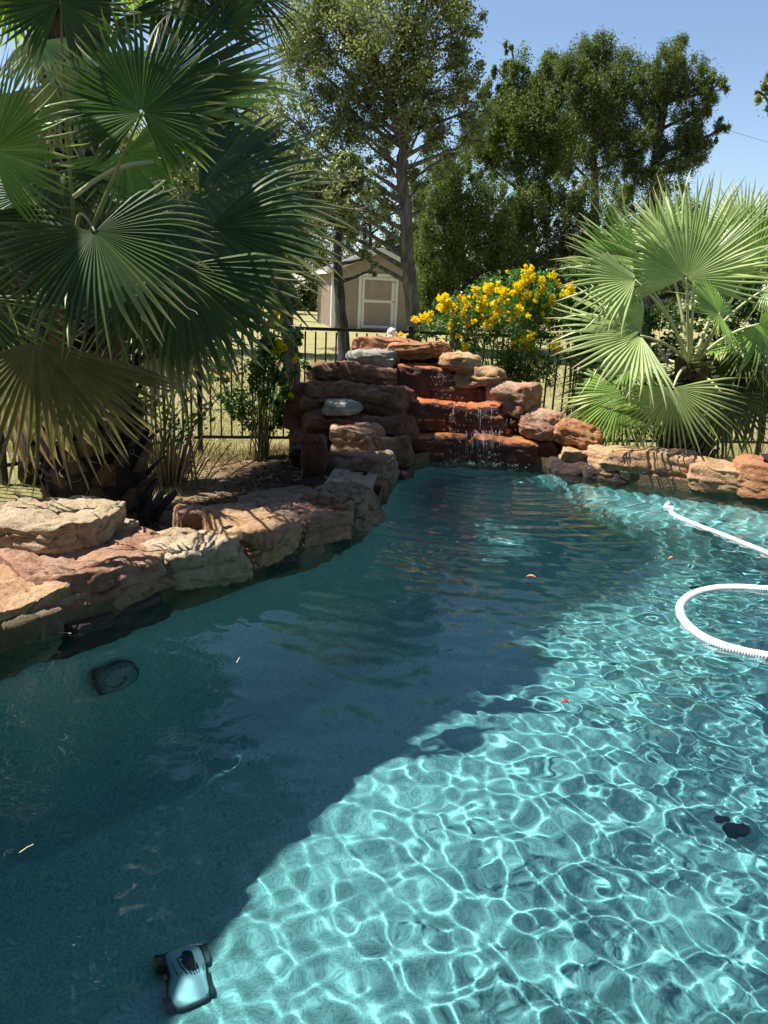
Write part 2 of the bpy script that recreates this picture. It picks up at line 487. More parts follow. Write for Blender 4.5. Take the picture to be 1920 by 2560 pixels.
# ------------------------------------------------------------------ pool basin
def build_basin():
    xs = np.arange(-3.2, 6.0, 0.07); ys = np.arange(0.1, 8.7, 0.07)
    X, Y = np.meshgrid(xs, ys)
    s = sdist(X, Y); d = np.clip(-s, 0, 9)
    Z = -DEEP + (DEEP - 0.25) * (1 - np.clip(d / 0.42, 0, 1)) ** 2.4
    # a shallow shelf beneath the waterfall and a bench along the far right wall
    sh = np.exp(-(((X - 1.15) / 0.75) ** 2 + ((Y - 7.75) / 0.5) ** 2) ** 2)
    Z = np.maximum(Z, -DEEP + sh * 0.82)
    bench = np.clip(1 - np.abs(d - 0.25) / 0.55, 0, 1) * np.clip((X - 1.8) / .5, 0, 1) * np.clip((Y - 5.6) / .5, 0, 1)
    Z = np.maximum(Z, -DEEP + np.clip(bench * 3, 0, 1) * 0.75)
    V = np.stack([X, Y, Z], -1).reshape(-1, 3)
    F = grid_faces(len(xs), len(ys))
    F = F[(s.ravel()[F].min(1) < 0.05)]
    V, F = compact(V, F)
    # the side wall
    n = len(OUT)
    pts = []
    for i in range(n):
        a = OUTA[i]; b = OUTA[(i + 1) % n]
        k = max(1, int(np.hypot(*(b - a)) / 0.12))
        for j in range(k): pts.append(a + (b - a) * j / k)
    pts = np.array(pts)
    zz = [0.10, 0.0, -0.12, -0.3, -0.7, -1.4]
    W = np.array([[p[0], p[1], z] for z in zz for p in pts])
    m_ = len(pts)
    WF = []
    for r in range(len(zz) - 1):
        for i in range(m_):
            WF.append([r * m_ + i, r * m_ + (i + 1) % m_, (r + 1) * m_ + (i + 1) % m_, (r + 1) * m_ + i])
    m, t, b = newmat('pebble_plaster')
    tc = N(t, 'ShaderNodeTexCoord')
    n1 = N(t, 'ShaderNodeTexNoise', Scale=90.0, Detail=4.0, Roughness=.8); t.links.new(tc.outputs['Object'], n1.inputs['Vector'])
    n2 = N(t, 'ShaderNodeTexNoise', Scale=1.1, Detail=6.0, Roughness=.6); t.links.new(tc.outputs['Object'], n2.inputs['Vector'])
    r1 = ramp(t, [(0.35, (0.13, 0.25, 0.235)), (0.5, (0.27, 0.405, 0.38)), (0.68, (0.45, 0.55, 0.505))]); t.links.new(n1.outputs['Fac'], r1.inputs[0])
    r2 = ramp(t, [(0.3, (0.86, 0.88, 0.9)), (0.7, (1, 1, 1))]); t.links.new(n2.outputs['Fac'], r2.inputs[0])
    mx = N(t, 'ShaderNodeMix', data_type='RGBA', blend_type='MULTIPLY'); mx.inputs['Factor'].default_value = 1
    t.links.new(r1.outputs[0], mx.inputs[6]); t.links.new(r2.outputs[0], mx.inputs[7])
    t.links.new(mx.outputs[2], b.inputs['Base Color']); b.inputs['Roughness'].default_value = .9
    b.inputs['Specular IOR Level'].default_value = .1
    o = obj_at('pool_basin', V, F, m, smooth=True)
    tag(o, kind='structure'); o.cycles.is_caustics_receiver = True
    o2 = obj_at('pool_wall', W, WF, M['algae'], smooth=True)
    tag(o2, kind='structure'); o2.cycles.is_caustics_receiver = True

build_basin()

# ------------------------------------------------------------------ water
def build_water():
    xs = np.concatenate([np.arange(-3.0, -2.1, .04), np.arange(-2.1, 3.6, 0.0115), np.arange(3.6, 5.8, .03)])
    ys = np.concatenate([np.arange(0.3, 1.2, .05), 1.2 + np.cumsum(np.concatenate([np.full(200, .0085), np.full(260, .0115), np.full(190, .016)]))])
    ys = ys[ys < 8.5]
    X, Y = np.meshgrid(xs, ys)
    rs = np.random.default_rng(11)
    Z = np.zeros_like(X)
    def waves(n, l0, l1, amp, dirs=None, warp=0.0):
        z = np.zeros_like(X)
        for k in range(n):
            lam = math.exp(rs.uniform(math.log(l0), math.log(l1)))
            a = rs.uniform(0, 2 * math.pi) if dirs is None else rs.normal(dirs[0], dirs[1])
            ph = rs.uniform(0, 6.28)
            z += amp * lam ** 1.35 / math.sqrt(n) * np.sin(2 * np.pi / lam * (X * math.cos(a) + Y * math.sin(a)) + ph)
        return z
    sm = lambda v, a, b: np.clip((v - a) / (b - a), 0, 1) ** 2 * (3 - 2 * np.clip((v - a) / (b - a), 0, 1))
    # sheltered and still at the lower left, lively on the right
    side = X - (-0.9 + 0.55 * (Y - 1.5))
    lively = 0.42 + 0.58 * sm(side, -0.7, 0.7)
    cells = waves(64, 0.066, 0.36, 0.0185)
    Z += cells * lively
    chop = waves(40, 0.085, 0.24, 0.030, (1.45, 0.5))
    far = sm(Y, 2.8, 4.4) * sm(side, -0.2, 1.6)
    Z += chop * (0.10 * lively + 0.48 * far)
    fine = waves(36, 0.045, 0.11, 0.036)
    right = sm(X - 0.25 * (Y - 1.5), 0.55, 1.15) * (1 - sm(Y, 3.2, 4.2))
    Z += fine * (0.02 + 0.30 * right)
    # rings running out from the foot of the waterfall
    for cx, cy, lam, A, ph in ((1.0, 8.1, .19, .0021, 0), (1.25, 8.15, .15, .0014, 1), (0.7, 8.1, .24, .0018, 2), (1.05, 8.15, .105, .0009, 0.5)):
        r = np.hypot(X - cx, Y - cy)
        wob = 0.25 * np.sin(np.arctan2(Y - cy, X - cx) * 7 + r * 2 + ph)
        Z += A * np.exp(-r / 2.3) * 1.3 * np.sin(2 * np.pi * r / lam + wob + ph) * np.clip(r / .15, 0, 1)
    s = sdist(X, Y)
    Z *= 1 - 0.5 * sm(s, -0.08, 0.1)
    V = np.stack([X, Y, Z], -1).reshape(-1, 3)
    F = grid_faces(len(xs), len(ys))
    F = F[s.ravel()[F].min(1) < 0.03]
    V, F = compact(V, F)
    m = bpy.data.materials.new('pool_water'); m.use_nodes = True
    t = m.node_tree; t.nodes.clear()
    out = t.nodes.new('ShaderNodeOutputMaterial')
    g = N(t, 'ShaderNodeBsdfPrincipled')
    g.inputs['Transmission Weight'].default_value = 1; g.inputs['Roughness'].default_value = 0
    g.inputs['IOR'].default_value = 1.33; g.inputs['Base Color'].default_value = (.41, .825, .905, 1)
    t.links.new(g.outputs[0], out.inputs['Surface'])
    o = obj_at('water', V, F, m, smooth=True)
    o.cycles.is_caustics_caster = True
    tag(o, kind='structure')

build_water()

# ------------------------------------------------------------------ stones
def stone_mesh(L, W, H, seed, cuts=14, sq=7, rough=1.0, planes=8):
    bm = bmesh.new()
    bmesh.ops.create_cube(bm, size=2)
    bmesh.ops.subdivide_edges(bm, edges=bm.edges[:], cuts=cuts, use_grid_fill=True)
    rs = random.Random(seed)
    h = Vector((L / 2, W / 2, H / 2))
    md = (L * W * H) ** (1 / 3)
    off = Vector((rs.uniform(-50, 50), rs.uniform(-50, 50), rs.uniform(-50, 50)))
    pl = []
    for k in range(planes):
        a = rs.uniform(0, 6.28)
        n = Vector((math.cos(a), math.sin(a), rs.uniform(-.35, .75))).normalized()
        sup = abs(n.x) * h.x + abs(n.y) * h.y + abs(n.z) * h.z
        pl.append((n, sup * rs.uniform(.62, .84)))
    tiltx, tilty = rs.uniform(-.06, .06), rs.uniform(-.06, .06)
    for v in bm.verts:
        c = v.co
        r = (abs(c.x) ** sq + abs(c.y) ** sq + abs(c.z) ** sq) ** (1 / sq)
        p = Vector((c.x / r * h.x, c.y / r * h.y, c.z / r * h.z))
        for n, d in pl:
            e = p.dot(n) - d
            if e > 0: p -= n * e
        q = p + off
        nrm = Vector((c.x / h.x, c.y / h.y, c.z / h.z)).normalized()
        a1 = noise.fractal(q * (1.3 / md), 1.0, 2.1, 3)
        a2 = noise.fractal(q * 9.0, .9, 2.1, 3)
        st = noise.noise(Vector((q.x * 1.5, q.y * 1.5, q.z * 26)))
        st = max(-.6, min(.6, st * 1.6))
        hor = Vector((nrm.x, nrm.y, 0))
        cell = noise.voronoi(q * (3.2 / md))[0]
        crack = max(0, 0.06 - (cell[1] - cell[0])) / .06
        a3 = abs(noise.noise(q * 4.2)) ; p += nrm * (a1 * .075 * md + a2 * .016 + noise.noise(q * 27) * .006 - a3 * .03 * md) * rough + hor * max(-.3, min(.3, st * 2)) * .018 * rough - nrm * crack * .05 * md * rough
        if c.z > .3: p.z += (tiltx * p.x + tilty * p.y)
        v.co = p
    me = bpy.data.meshes.new('stone')
    bm.to_mesh(me); bm.free()
    me.polygons.foreach_set('use_smooth', np.ones(len(me.polygons), bool))
    return me

SEED = [100]
def stone(parent, c, dims, rz, mat, name='stone', cuts=14, sq=7, rough=1.0, tilt=(0, 0), planes=8, label=None):
    rw = random.Random(SEED[0] * 7)
    if parent is not None and parent.name.startswith('rock_waterfall') and name == 'stone':
        tilt = (tilt[0] + rw.uniform(-.1, .1), tilt[1] + rw.uniform(-.09, .09)); rz += rw.uniform(-.15, .15); rough = rough * 1.25; sq = min(sq, 4.6)
    else: sq = sq + 1.5
    SEED[0] += 1
    me = stone_mesh(*dims, SEED[0], cuts, sq, rough, planes)
    me.name = name
    me.materials.append(M[mat])
    o = bpy.data.objects.new(name, me)
    o.rotation_euler = (tilt[0], tilt[1], rz)
    o.location = Vector(c) - (parent.location if parent is not None else Vector((0, 0, 0)))
    link(o, parent)
    if label: o['label'] = label
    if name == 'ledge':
        me.materials.append(M['shaded_ledge_face'])
        for f in me.polygons: f.material_index = 0 if f.normal.z > .45 else 1  # darker sides: wet stone, with shade put into the colour
    return o

def top_stone(parent, px, py, zt, L, W, H, rz, mat, **k):
    q = PZ(px, py, zt)
    return stone(parent, (q.x, q.y, zt - H / 2), (L, W, H), R(rz), mat, **k)

def box_stone(parent, x0, y0, x1, y1, Y, T, mat, rz=0, grow=1.16, **k):
    """stone whose front foot stands at depth Y, T deep, filling the sight lines x0..x1, y0..y1"""
    xm = (x0 + x1) / 2
    zb = PY(xm, y1, Y).z; zt = PY(xm, y0, Y + T * .75).z
    a = PY(x0, (y0 + y1) / 2, Y + T * .3); b = PY(x1, (y0 + y1) / 2, Y + T * .3)
    H = max(.06, zt - zb) * grow; L = (b - a).length * grow
    c = ((a.x + b.x) / 2, Y + T / 2, (zb + zt) / 2)
    return stone(parent, c, (L, T * grow, H), R(rz), mat, **k)

# --- left coping
LC = empty('coping_wall', (-1.0, 4.7, 0), 'curved border of thick tan and pink sandstone blocks left of the pool', 'stone wall')
BIG = dict(cuts=34)
top_stone(LC, 0, 1262, .20, .6, .66, .20, 52, 'tan', **BIG)
top_stone(LC, 185, 1190, .25, .98, .72, .22, 43, 'pink', cuts=42, rough=1.15)
top_stone(LC, 412, 1163, .25, .54, .70, .22, 40, 'cream', **BIG)
top_stone(LC, 540, 1122, .28, .49, .66, .22, 42, 'tan', **BIG)
top_stone(LC, 662, 1094, .26, .52, .62, .22, 46, 'pink', **BIG)
top_stone(LC, 735, 1052, .32, .60, .56, .28, 64, 'grey', cuts=36, rough=1.4)
top_stone(LC, 475, 1100, .24, .55, .36, .2, 30, 'pink')
top_stone(LC, 605, 1066, .27, .62, .38, .24, 22, 'grey', rough=1.3)
top_stone(LC, 25, 1170, .24, .55, .42, .24, 20, 'orange')
top_stone(LC, 228, 1130, .26, .34, .26, .2, 60, 'cream')
# lower course at the waterline
def low(px, py, L, W, H, rz, mat, z=.09, parent=LC):
    q = PZ(px, py, 0)
    n = Vector((-math.sin(R(rz)), math.cos(R(rz)), 0))
    c = q + n * (W * .42); c.z = z - H / 2
    stone(parent, c, (L, W, H), R(rz), mat, cuts=9, sq=7, planes=3, rough=.8)
low(15, 1402, .34, .3, .42, 52, 'algae', .13)
low(85, 1378, .3, .3, .40, 55, 'grey', .12)
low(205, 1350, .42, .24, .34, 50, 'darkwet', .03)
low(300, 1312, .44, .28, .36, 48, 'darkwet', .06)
low(385, 1275, .32, .3, .34, 47, 'brown', .10)
low(455, 1252, .36, .3, .34, 47, 'algae', .10)
low(540, 1232, .30, .3, .34, 47, 'maroon', .11)
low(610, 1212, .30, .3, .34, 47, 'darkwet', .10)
low(670, 1193, .26, .3, .34, 50, 'grey', .10)
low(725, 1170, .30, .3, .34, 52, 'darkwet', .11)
low(775, 1143, .28, .3, .34, 65, 'algae', .10)
low(810, 1103, .36, .3, .34, 78, 'algae', .10)
low(832, 1065, .36, .3, .34, 84, 'brown', .10)
# mortar bed that carries them
def band(name, i0, i1, off0, off1, z0, z1, mat, parent):
    idx = np.arange(i0, i1 + 1)
    P = OUTA[idx % len(OUT)]
    T = np.gradient(P, axis=0); T /= np.linalg.norm(T, axis=1)[:, None]
    Nn = np.stack([-T[:, 1], T[:, 0]], -1)
    mid = P + Nn * .05
    if inside(mid[:, 0], mid[:, 1]).mean() > .5: Nn = -Nn
    V = []
    for p, nn in zip(P, Nn):
        for o_, z in ((off0, z0), (off0, z1), (off1, z1 + .02), (off1, z0)):
            V.append([*(p + nn * o_), z])
    V = np.array(V)
    k = len(P); F = []
    for i in range(k - 1):
        for j in range(4):
            F.append([i * 4 + j, i * 4 + (j + 1) % 4, (i + 1) * 4 + (j + 1) % 4, (i + 1) * 4 + j])
    F += [[0, 1, 2, 3], [(k - 1) * 4 + q for q in (3, 2, 1, 0)]]
    return obj_at(name, V - np.array(parent.location), F, mat, parent=parent)
band('mortar_bed', 0, 9, 0.07, .45, -.4, .14, M['mortar'], LC)

bo = PZ(102, 1100, .40)
b_ = stone(None, (bo.x, bo.y, .31), (.78, .56, .2), R(-6), 'cream', name='boulder', cuts=38, sq=5, planes=7)
tag(b_, 'large flat cream boulder resting on the left border stones below the palm trunk', 'rock')

# --- right coping
RC = empty('coping_wall', (2.9, 7.4, 0), 'low border of pale orange sandstone blocks in front of the small palm', 'stone wall')
box_stone(RC, 1284, 968, 1404, 1034, 7.55, .42, 'tan', rz=-14, cuts=18, sq=6)
box_stone(RC, 1400, 976, 1512, 1050, 7.40, .45, 'tan', rz=-14, cuts=18, sq=6)
box_stone(RC, 1505, 1000, 1636, 1062, 7.10, .50, 'tan', rz=-12, cuts=18, sq=6)
box_stone(RC, 1612, 998, 1740, 1078, 6.90, .55, 'orange', rz=-14, cuts=18, sq=6)
box_stone(RC, 1488, 992, 1550, 1030, 7.5, .25, 'cream', rz=-14, cuts=10)
box_stone(RC, 1712, 1010, 1860, 1100, 6.5, .5, 'tan', rz=-25)
for (x0, x1, y, Y, mt) in ((1268, 1330, 1048, 7.62, 'darkwet'), (1330, 1395, 1056, 7.5, 'darkwet'), (1392, 1450, 1064, 7.42, 'darkwet'), (1448, 1500, 1070, 7.3, 'brown'),
                       (1498, 1560, 1076, 7.2, 'algae'), (1558, 1620, 1082, 7.1, 'brown'), (1618, 1700, 1088, 6.97, 'algae'), (1700, 1790, 1098, 6.8, 'brown')):
    a = PY(x0, y, Y); b = PY(x1, y, Y)
    stone(RC, ((a.x + b.x) / 2, Y + .12, -.06), ((b - a).length * 1.05, .26, .34), R(-16), mt, cuts=9, sq=7, planes=3, rough=.7)
band('mortar_bed', 13, 20, 0.10, .5, -.4, .12, M['mortar'], RC)
# coping that goes on round the pool, beyond the frame
FC = empty('coping_wall', (1, 1, 0), 'near border of tan sandstone blocks closing the pool, outside the picture', 'stone wall')
rr = random.Random(4)
for i in list(range(19, len(OUT))):
    a = OUTA[i]; b = OUTA[(i + 1) % len(OUT)]
    L_ = np.hypot(*(b - a)); k = max(1, round(L_ / .62))
    t_ = (b - a) / L_; nn = np.array([t_[1], -t_[0]])
    if inside(np.array([(a + nn * .1)[0]]), np.array([(a + nn * .1)[1]]))[0]: nn = -nn
    for j in range(k):
        c = a + (b - a) * (j + .5) / k + nn * .2
        stone(FC, (c[0], c[1], .1), (L_ / k * 1.02, .5, .34), math.atan2(t_[1], t_[0]), rr.choice(['tan', 'pink', 'cream', 'orange']), cuts=8)

# --- waterfall
WF_ = empty('rock_waterfall', (0.6, 8.5, 0), 'stepped waterfall of stacked red, brown and tan boulders with wet red ledges', 'waterfall')
S = lambda *a, **k: box_stone(WF_, *a, **k)
# wet steps, bottom to top
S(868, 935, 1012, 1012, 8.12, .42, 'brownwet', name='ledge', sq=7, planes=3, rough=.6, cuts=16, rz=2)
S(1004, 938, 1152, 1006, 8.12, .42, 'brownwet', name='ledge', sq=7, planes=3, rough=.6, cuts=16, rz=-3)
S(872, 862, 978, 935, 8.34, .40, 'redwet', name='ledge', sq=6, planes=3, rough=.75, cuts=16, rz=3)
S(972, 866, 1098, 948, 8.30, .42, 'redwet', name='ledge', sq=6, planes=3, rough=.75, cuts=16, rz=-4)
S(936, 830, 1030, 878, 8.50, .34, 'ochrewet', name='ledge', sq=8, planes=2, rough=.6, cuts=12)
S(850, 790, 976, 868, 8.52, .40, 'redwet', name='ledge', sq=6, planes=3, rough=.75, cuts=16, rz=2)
# cave and cap
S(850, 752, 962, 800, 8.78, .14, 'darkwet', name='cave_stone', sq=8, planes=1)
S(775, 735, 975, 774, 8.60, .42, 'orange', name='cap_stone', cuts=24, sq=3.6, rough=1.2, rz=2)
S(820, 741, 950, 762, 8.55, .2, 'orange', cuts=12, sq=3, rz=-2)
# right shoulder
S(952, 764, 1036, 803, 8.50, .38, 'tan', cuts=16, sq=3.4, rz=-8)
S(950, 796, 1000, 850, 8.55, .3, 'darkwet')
S(994, 791, 1090, 842, 8.42, .42, 'tan', cuts=18, sq=3.4, rz=-14)
S(1028, 832, 1068, 880, 8.48, .26, 'maroon', cuts=10)
S(1058, 826, 1154, 902, 8.30, .46, 'pink', cuts=18, sq=6, rz=-22)
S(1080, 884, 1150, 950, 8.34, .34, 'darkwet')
S(1122, 884, 1216, 953, 8.12, .42, 'pink', cuts=18, sq=2.9, rz=-14)
S(1110, 940, 1215, 1010, 8.14, .36, 'maroon', cuts=12, rz=-6)
S(1206, 908, 1298, 972, 7.95, .46, 'orange', cuts=18, sq=3.6, rz=-20, tilt=(0, .16))
S(1212, 966, 1282, 1005, 7.80, .34, 'tan', cuts=14, sq=6, rz=-10)
S(1196, 990, 1290, 1042, 7.76, .34, 'darkwet', cuts=10, rz=-12)
# left flank
S(754, 757, 858, 800, 8.42, .40, 'white', cuts=16, sq=5, rz=3, rough=.8)
S(672, 782, 812, 852, 8.30, .55, 'brown', cuts=18, sq=4, rz=8)
S(740, 794, 866, 836, 8.22, .42, 'brown', cuts=14, sq=5, rz=-4)
S(780, 830, 882, 892, 8.02, .5, 'maroon', cuts=14, sq=6, rz=-6)
S(636, 826, 792, 902, 7.98, .55, 'brown', cuts=18, sq=4, rz=6)
S(755, 842, 874, 912, 7.86, .45, 'brown', cuts=16, sq=3.4, rz=-10, tilt=(0, .2))
S(620, 868, 700, 930, 7.92, .5, 'maroon', cuts=12)
S(696, 862, 776, 898, 7.62, .35, 'white', cuts=14, sq=4, rz=-4, rough=.8, label='pale grey rock on the shaded flank')
S(660, 888, 790, 952, 7.62, .45, 'maroon', cuts=14, sq=4, rz=4)
S(772, 895, 890, 962, 7.66, .5, 'maroon', cuts=14, sq=5, rz=-6)
S(632, 922, 720, 992, 7.66, .55, 'maroon', cuts=12)
S(712, 918, 818, 990, 7.30, .42, 'pink', cuts=18, sq=3.8, rz=-8)
S(784, 940, 888, 1016, 7.30, .5, 'brown', cuts=14, sq=5, rz=-4)
S(684, 975, 842, 1054, 6.85, .50, 'grey', cuts=22, sq=5, rz=-14, rough=1.2)
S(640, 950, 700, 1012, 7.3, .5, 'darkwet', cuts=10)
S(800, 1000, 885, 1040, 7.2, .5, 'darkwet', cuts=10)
# timber-like pillar of red rock on the garden side
q = PZ(665, 1052, gz(-.9, 6.9))
stone(WF_, (q.x + .03, q.y + .22, .2), (.22, .2, .5), R(6), 'maroon', name='pillar', cuts=12, sq=6, rough=.9)
# the rough core the stones are set on
core = [(-.62, 8.25, .1, .75, .5, .7), (.0, 8.62, .2, .8, .45, 1.0), (.95, 8.85, .2, 1.4, .35, 1.2), (1.6, 8.6, .05, .6, .45, .6)]
for x, y, z, a, b, c in core:
    stone(WF_, (x, y, z), (a, b, c), 0, 'darkwet', name='core_rock', cuts=10)

# water running over the ledges: thin beaded threads and splashing drops
m, t, b = newmat('running_water')
b.inputs['Base Color'].default_value = (1, 1, 1, 1); b.inputs['Roughness'].default_value = .05; b.inputs['IOR'].default_value = 1.33
b.inputs['Transmission Weight'].default_value = .75
M['spray'] = m
drops = MB()
ico = bmesh.new(); bmesh.ops.create_icosphere(ico, subdivisions=1, radius=1)
icoV = np.array([v.co[:] for v in ico.verts]); icoF = np.array([[v.index for v in f.verts] for f in ico.faces]); ico.free()
rd = random.Random(3)
def drop(p, r, st=1.0):
    drops.add(icoV * np.array([r, r, r * st]) + np.array(p), icoF)
for k in range(150):
    px = rd.gauss(1035, 30); py = rd.uniform(925, 1012)
    if rd.random() < .3: px = rd.gauss(975, 16)
    drop(PY(px, py, rd.uniform(8.0, 8.12)), rd.uniform(.0025, .006), rd.uniform(1, 2.2))
for k in range(60):
    px = rd.gauss(1030, 36); py = rd.uniform(890, 935)
    drop(PY(px, py, 8.24), rd.uniform(.0025, .005), rd.uniform(1, 2.4))
for k in range(25):
    drop(PY(rd.uniform(925, 1010), rd.uniform(850, 868), 8.33), rd.uniform(.002, .0045), 1.5)
for k in range(30):
    drop(PY(rd.gauss(950, 12), rd.uniform(812, 832), 8.44), rd.uniform(.002, .0045), 2)
for k in range(160):
    q = PZ(rd.gauss(1020, 60), rd.gauss(1000, 7), 0.005)
    drop((q.x, q.y, rd.uniform(0, .03)), rd.uniform(.003, .008), .8)
for k in range(22):
    x, y0_, y1_, Y_ = rd.choice(((rd.gauss(1035, 30), 930, 1002, 8.09), (rd.gauss(1030, 36), 884, 932, 8.22), (rd.gauss(1035, 26), 930, 1002, 8.09), (rd.gauss(1035, 20), 935, 1002, 8.09)))
    a_, b_2 = PY(x, y0_, Y_ + .02), PY(x + rd.uniform(-3, 3), y0_ + (y1_ - y0_) * rd.uniform(.4, 1), Y_ - .02)
    drops.tube([a_, a_.lerp(b_2, .35) + Vector((rd.gauss(0, .004), -.012, 0)), b_2], [.0026, .0016, .001], 5)
for k in range(260):
    q = PZ(rd.gauss(1025, 50), rd.gauss(999, 5), 0.003)
    drop((q.x, q.y, .004), rd.uniform(.003, .007), .4)
tag(drops.build('splashing_water', M['spray'], smooth=True), 'white drops splashing off the wet red ledges into the pool', 'water', kind='stuff')

# ------------------------------------------------------------------ fence
FN = [(-4.7, 5.1), (-3.38, 6.83), (-2.05, 8.6), (4.7, 10.0), (8.0, 9.6)]
FE = empty('fence', (-2.05, 8.6, 0), 'black steel picket fence running behind the pool garden and waterfall', 'fence')
FL = FE.location
FZ0, FZ1 = -.02, 1.24
pk = None
for i in range(len(FN) - 1):
    a = Vector((*FN[i], 0)); b = Vector((*FN[i + 1], 0)); L = (b - a).length; d = (b - a) / L
    ang = math.atan2(d.y, d.x)
    for z, nm in ((FZ0 + .06, 'rail'), (FZ1 - .0, 'rail')):
        mbb = MB(); c = (a + b) / 2
        mbb.box((0, 0, 0), (L, .03, .03 if z < .5 else .034), rotz(ang))
        o = mbb.build(nm, M['black_metal'], FE); o.location = (c.x - FL.x, c.y - FL.y, z)
    npk = int(L / .112)
    for k in range(1, npk):
        p = a + d * (L * k / npk)
        if pk is None:
            mbb = MB(); mbb.box((0, 0, 0), (.017, .017, FZ1 - FZ0 - .10)); pk = mbb.build('picket', M['black_metal'], FE); o = pk
        else: o = dup(pk, FE)
        o.location = (p.x - FL.x, p.y - FL.y, (FZ0 + FZ1) / 2 + .02); o.rotation_euler = (0, 0, ang)
    nseg = max(1, round(L / 2.3))
    for k in range(nseg + (i == len(FN) - 2)):
        p = a + d * (L * k / nseg)
        mbb = MB(); mbb.box((0, 0, .55), (.055, .055, 1.5), rotz(ang)); mbb.box((0, 0, 1.312), (.065, .065, .02), rotz(ang))
        o = mbb.build('post', M['black_metal'], FE); o.location = (p.x - FL.x, p.y - FL.y, -.02)

# white figurine on a fence post behind the cap rock
fx = PY(846, 722, 8.97)
WM = mat_plain('white_painted_resin', (.72, .70, .66), rough=.5, var=.12)
fg = empty('figurine', (fx.x, fx.y, 1.18), 'small white figurine on a black post behind the top of the waterfall', 'ornament')
mbb = MB()
mbb.box((0, 0, -.55), (.05, .05, 1.1)); o = mbb.build('post', M['black_metal'], fg)
def blob(name, parts, mat, parent, loc=(0, 0, 0)):
    bm = bmesh.new()
    for (c, r) in parts:
        mt = Matrix.Translation(c) @ Matrix.Diagonal((*r, 1))
        bmesh.ops.create_icosphere(bm, subdivisions=3, radius=1, matrix=mt)
    for v in bm.verts: v.co += Vector((noise.noise(v.co * 30), noise.noise(v.co * 30 + Vector((9, 0, 0))), noise.noise(v.co * 30 + Vector((0, 9, 0))))) * .006
    me = bpy.data.meshes.new(name); bm.to_mesh(me); bm.free(); me.materials.append(mat)
    me.polygons.foreach_set('use_smooth', np.ones(len(me.polygons), bool))
    o = bpy.data.objects.new(name, me); o.location = loc
    return link(o, parent)
blob('head', [((0, 0, .065), (.05, .045, .04)), ((.035, -.01, .045), (.035, .03, .022)), ((-.03, 0, .04), (.025, .03, .03))], WM, fg)
blob('body', [((-.035, -.03, -.02), (.022, .022, .05)), ((-.05, -.03, -.09), (.03, .02, .05)), ((.0, -.02, .01), (.035, .03, .03))], WM, fg)

# ------------------------------------------------------------------ fan palms
LF = {}
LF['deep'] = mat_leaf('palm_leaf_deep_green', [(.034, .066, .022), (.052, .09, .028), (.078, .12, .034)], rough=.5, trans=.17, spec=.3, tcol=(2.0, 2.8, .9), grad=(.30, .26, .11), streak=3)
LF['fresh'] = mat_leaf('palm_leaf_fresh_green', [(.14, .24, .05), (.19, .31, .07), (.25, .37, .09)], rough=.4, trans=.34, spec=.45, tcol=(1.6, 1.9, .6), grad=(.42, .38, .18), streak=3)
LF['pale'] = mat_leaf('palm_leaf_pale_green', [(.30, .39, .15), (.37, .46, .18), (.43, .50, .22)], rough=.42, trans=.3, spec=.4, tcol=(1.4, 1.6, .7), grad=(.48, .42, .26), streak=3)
LF['old'] = mat_leaf('palm_leaf_old_yellowing', [(.10, .10, .035), (.15, .14, .05), (.19, .15, .07)], rough=.6, trans=.2, grad=(.34, .27, .18), streak=9)
LF['dry'] = mat_leaf('palm_leaf_dry', [(.40, .33, .20), (.48, .42, .27), (.34, .25, .15)], rough=.7, trans=.25, tcol=(1.2, 1.1, .8), streak=6)
M['thread'] = mat_plain('palm_thread', (.5, .42, .28), rough=.8)
M['petiole'] = mat_plain('palm_petiole', (.20, .24, .09), rough=.45, var=.3, scale=4)
M['petiole_pale'] = mat_plain('palm_petiole_pale', (.42, .44, .24), rough=.5, var=.2, scale=4)
M['boot'] = mat_bark('palm_leaf_base', (.04, .027, .02), (.17, .12, .08), 22)
M['trunk'] = mat_bark('palm_trunk_fibre', (.012, .008, .006), (.05, .032, .022), 26)

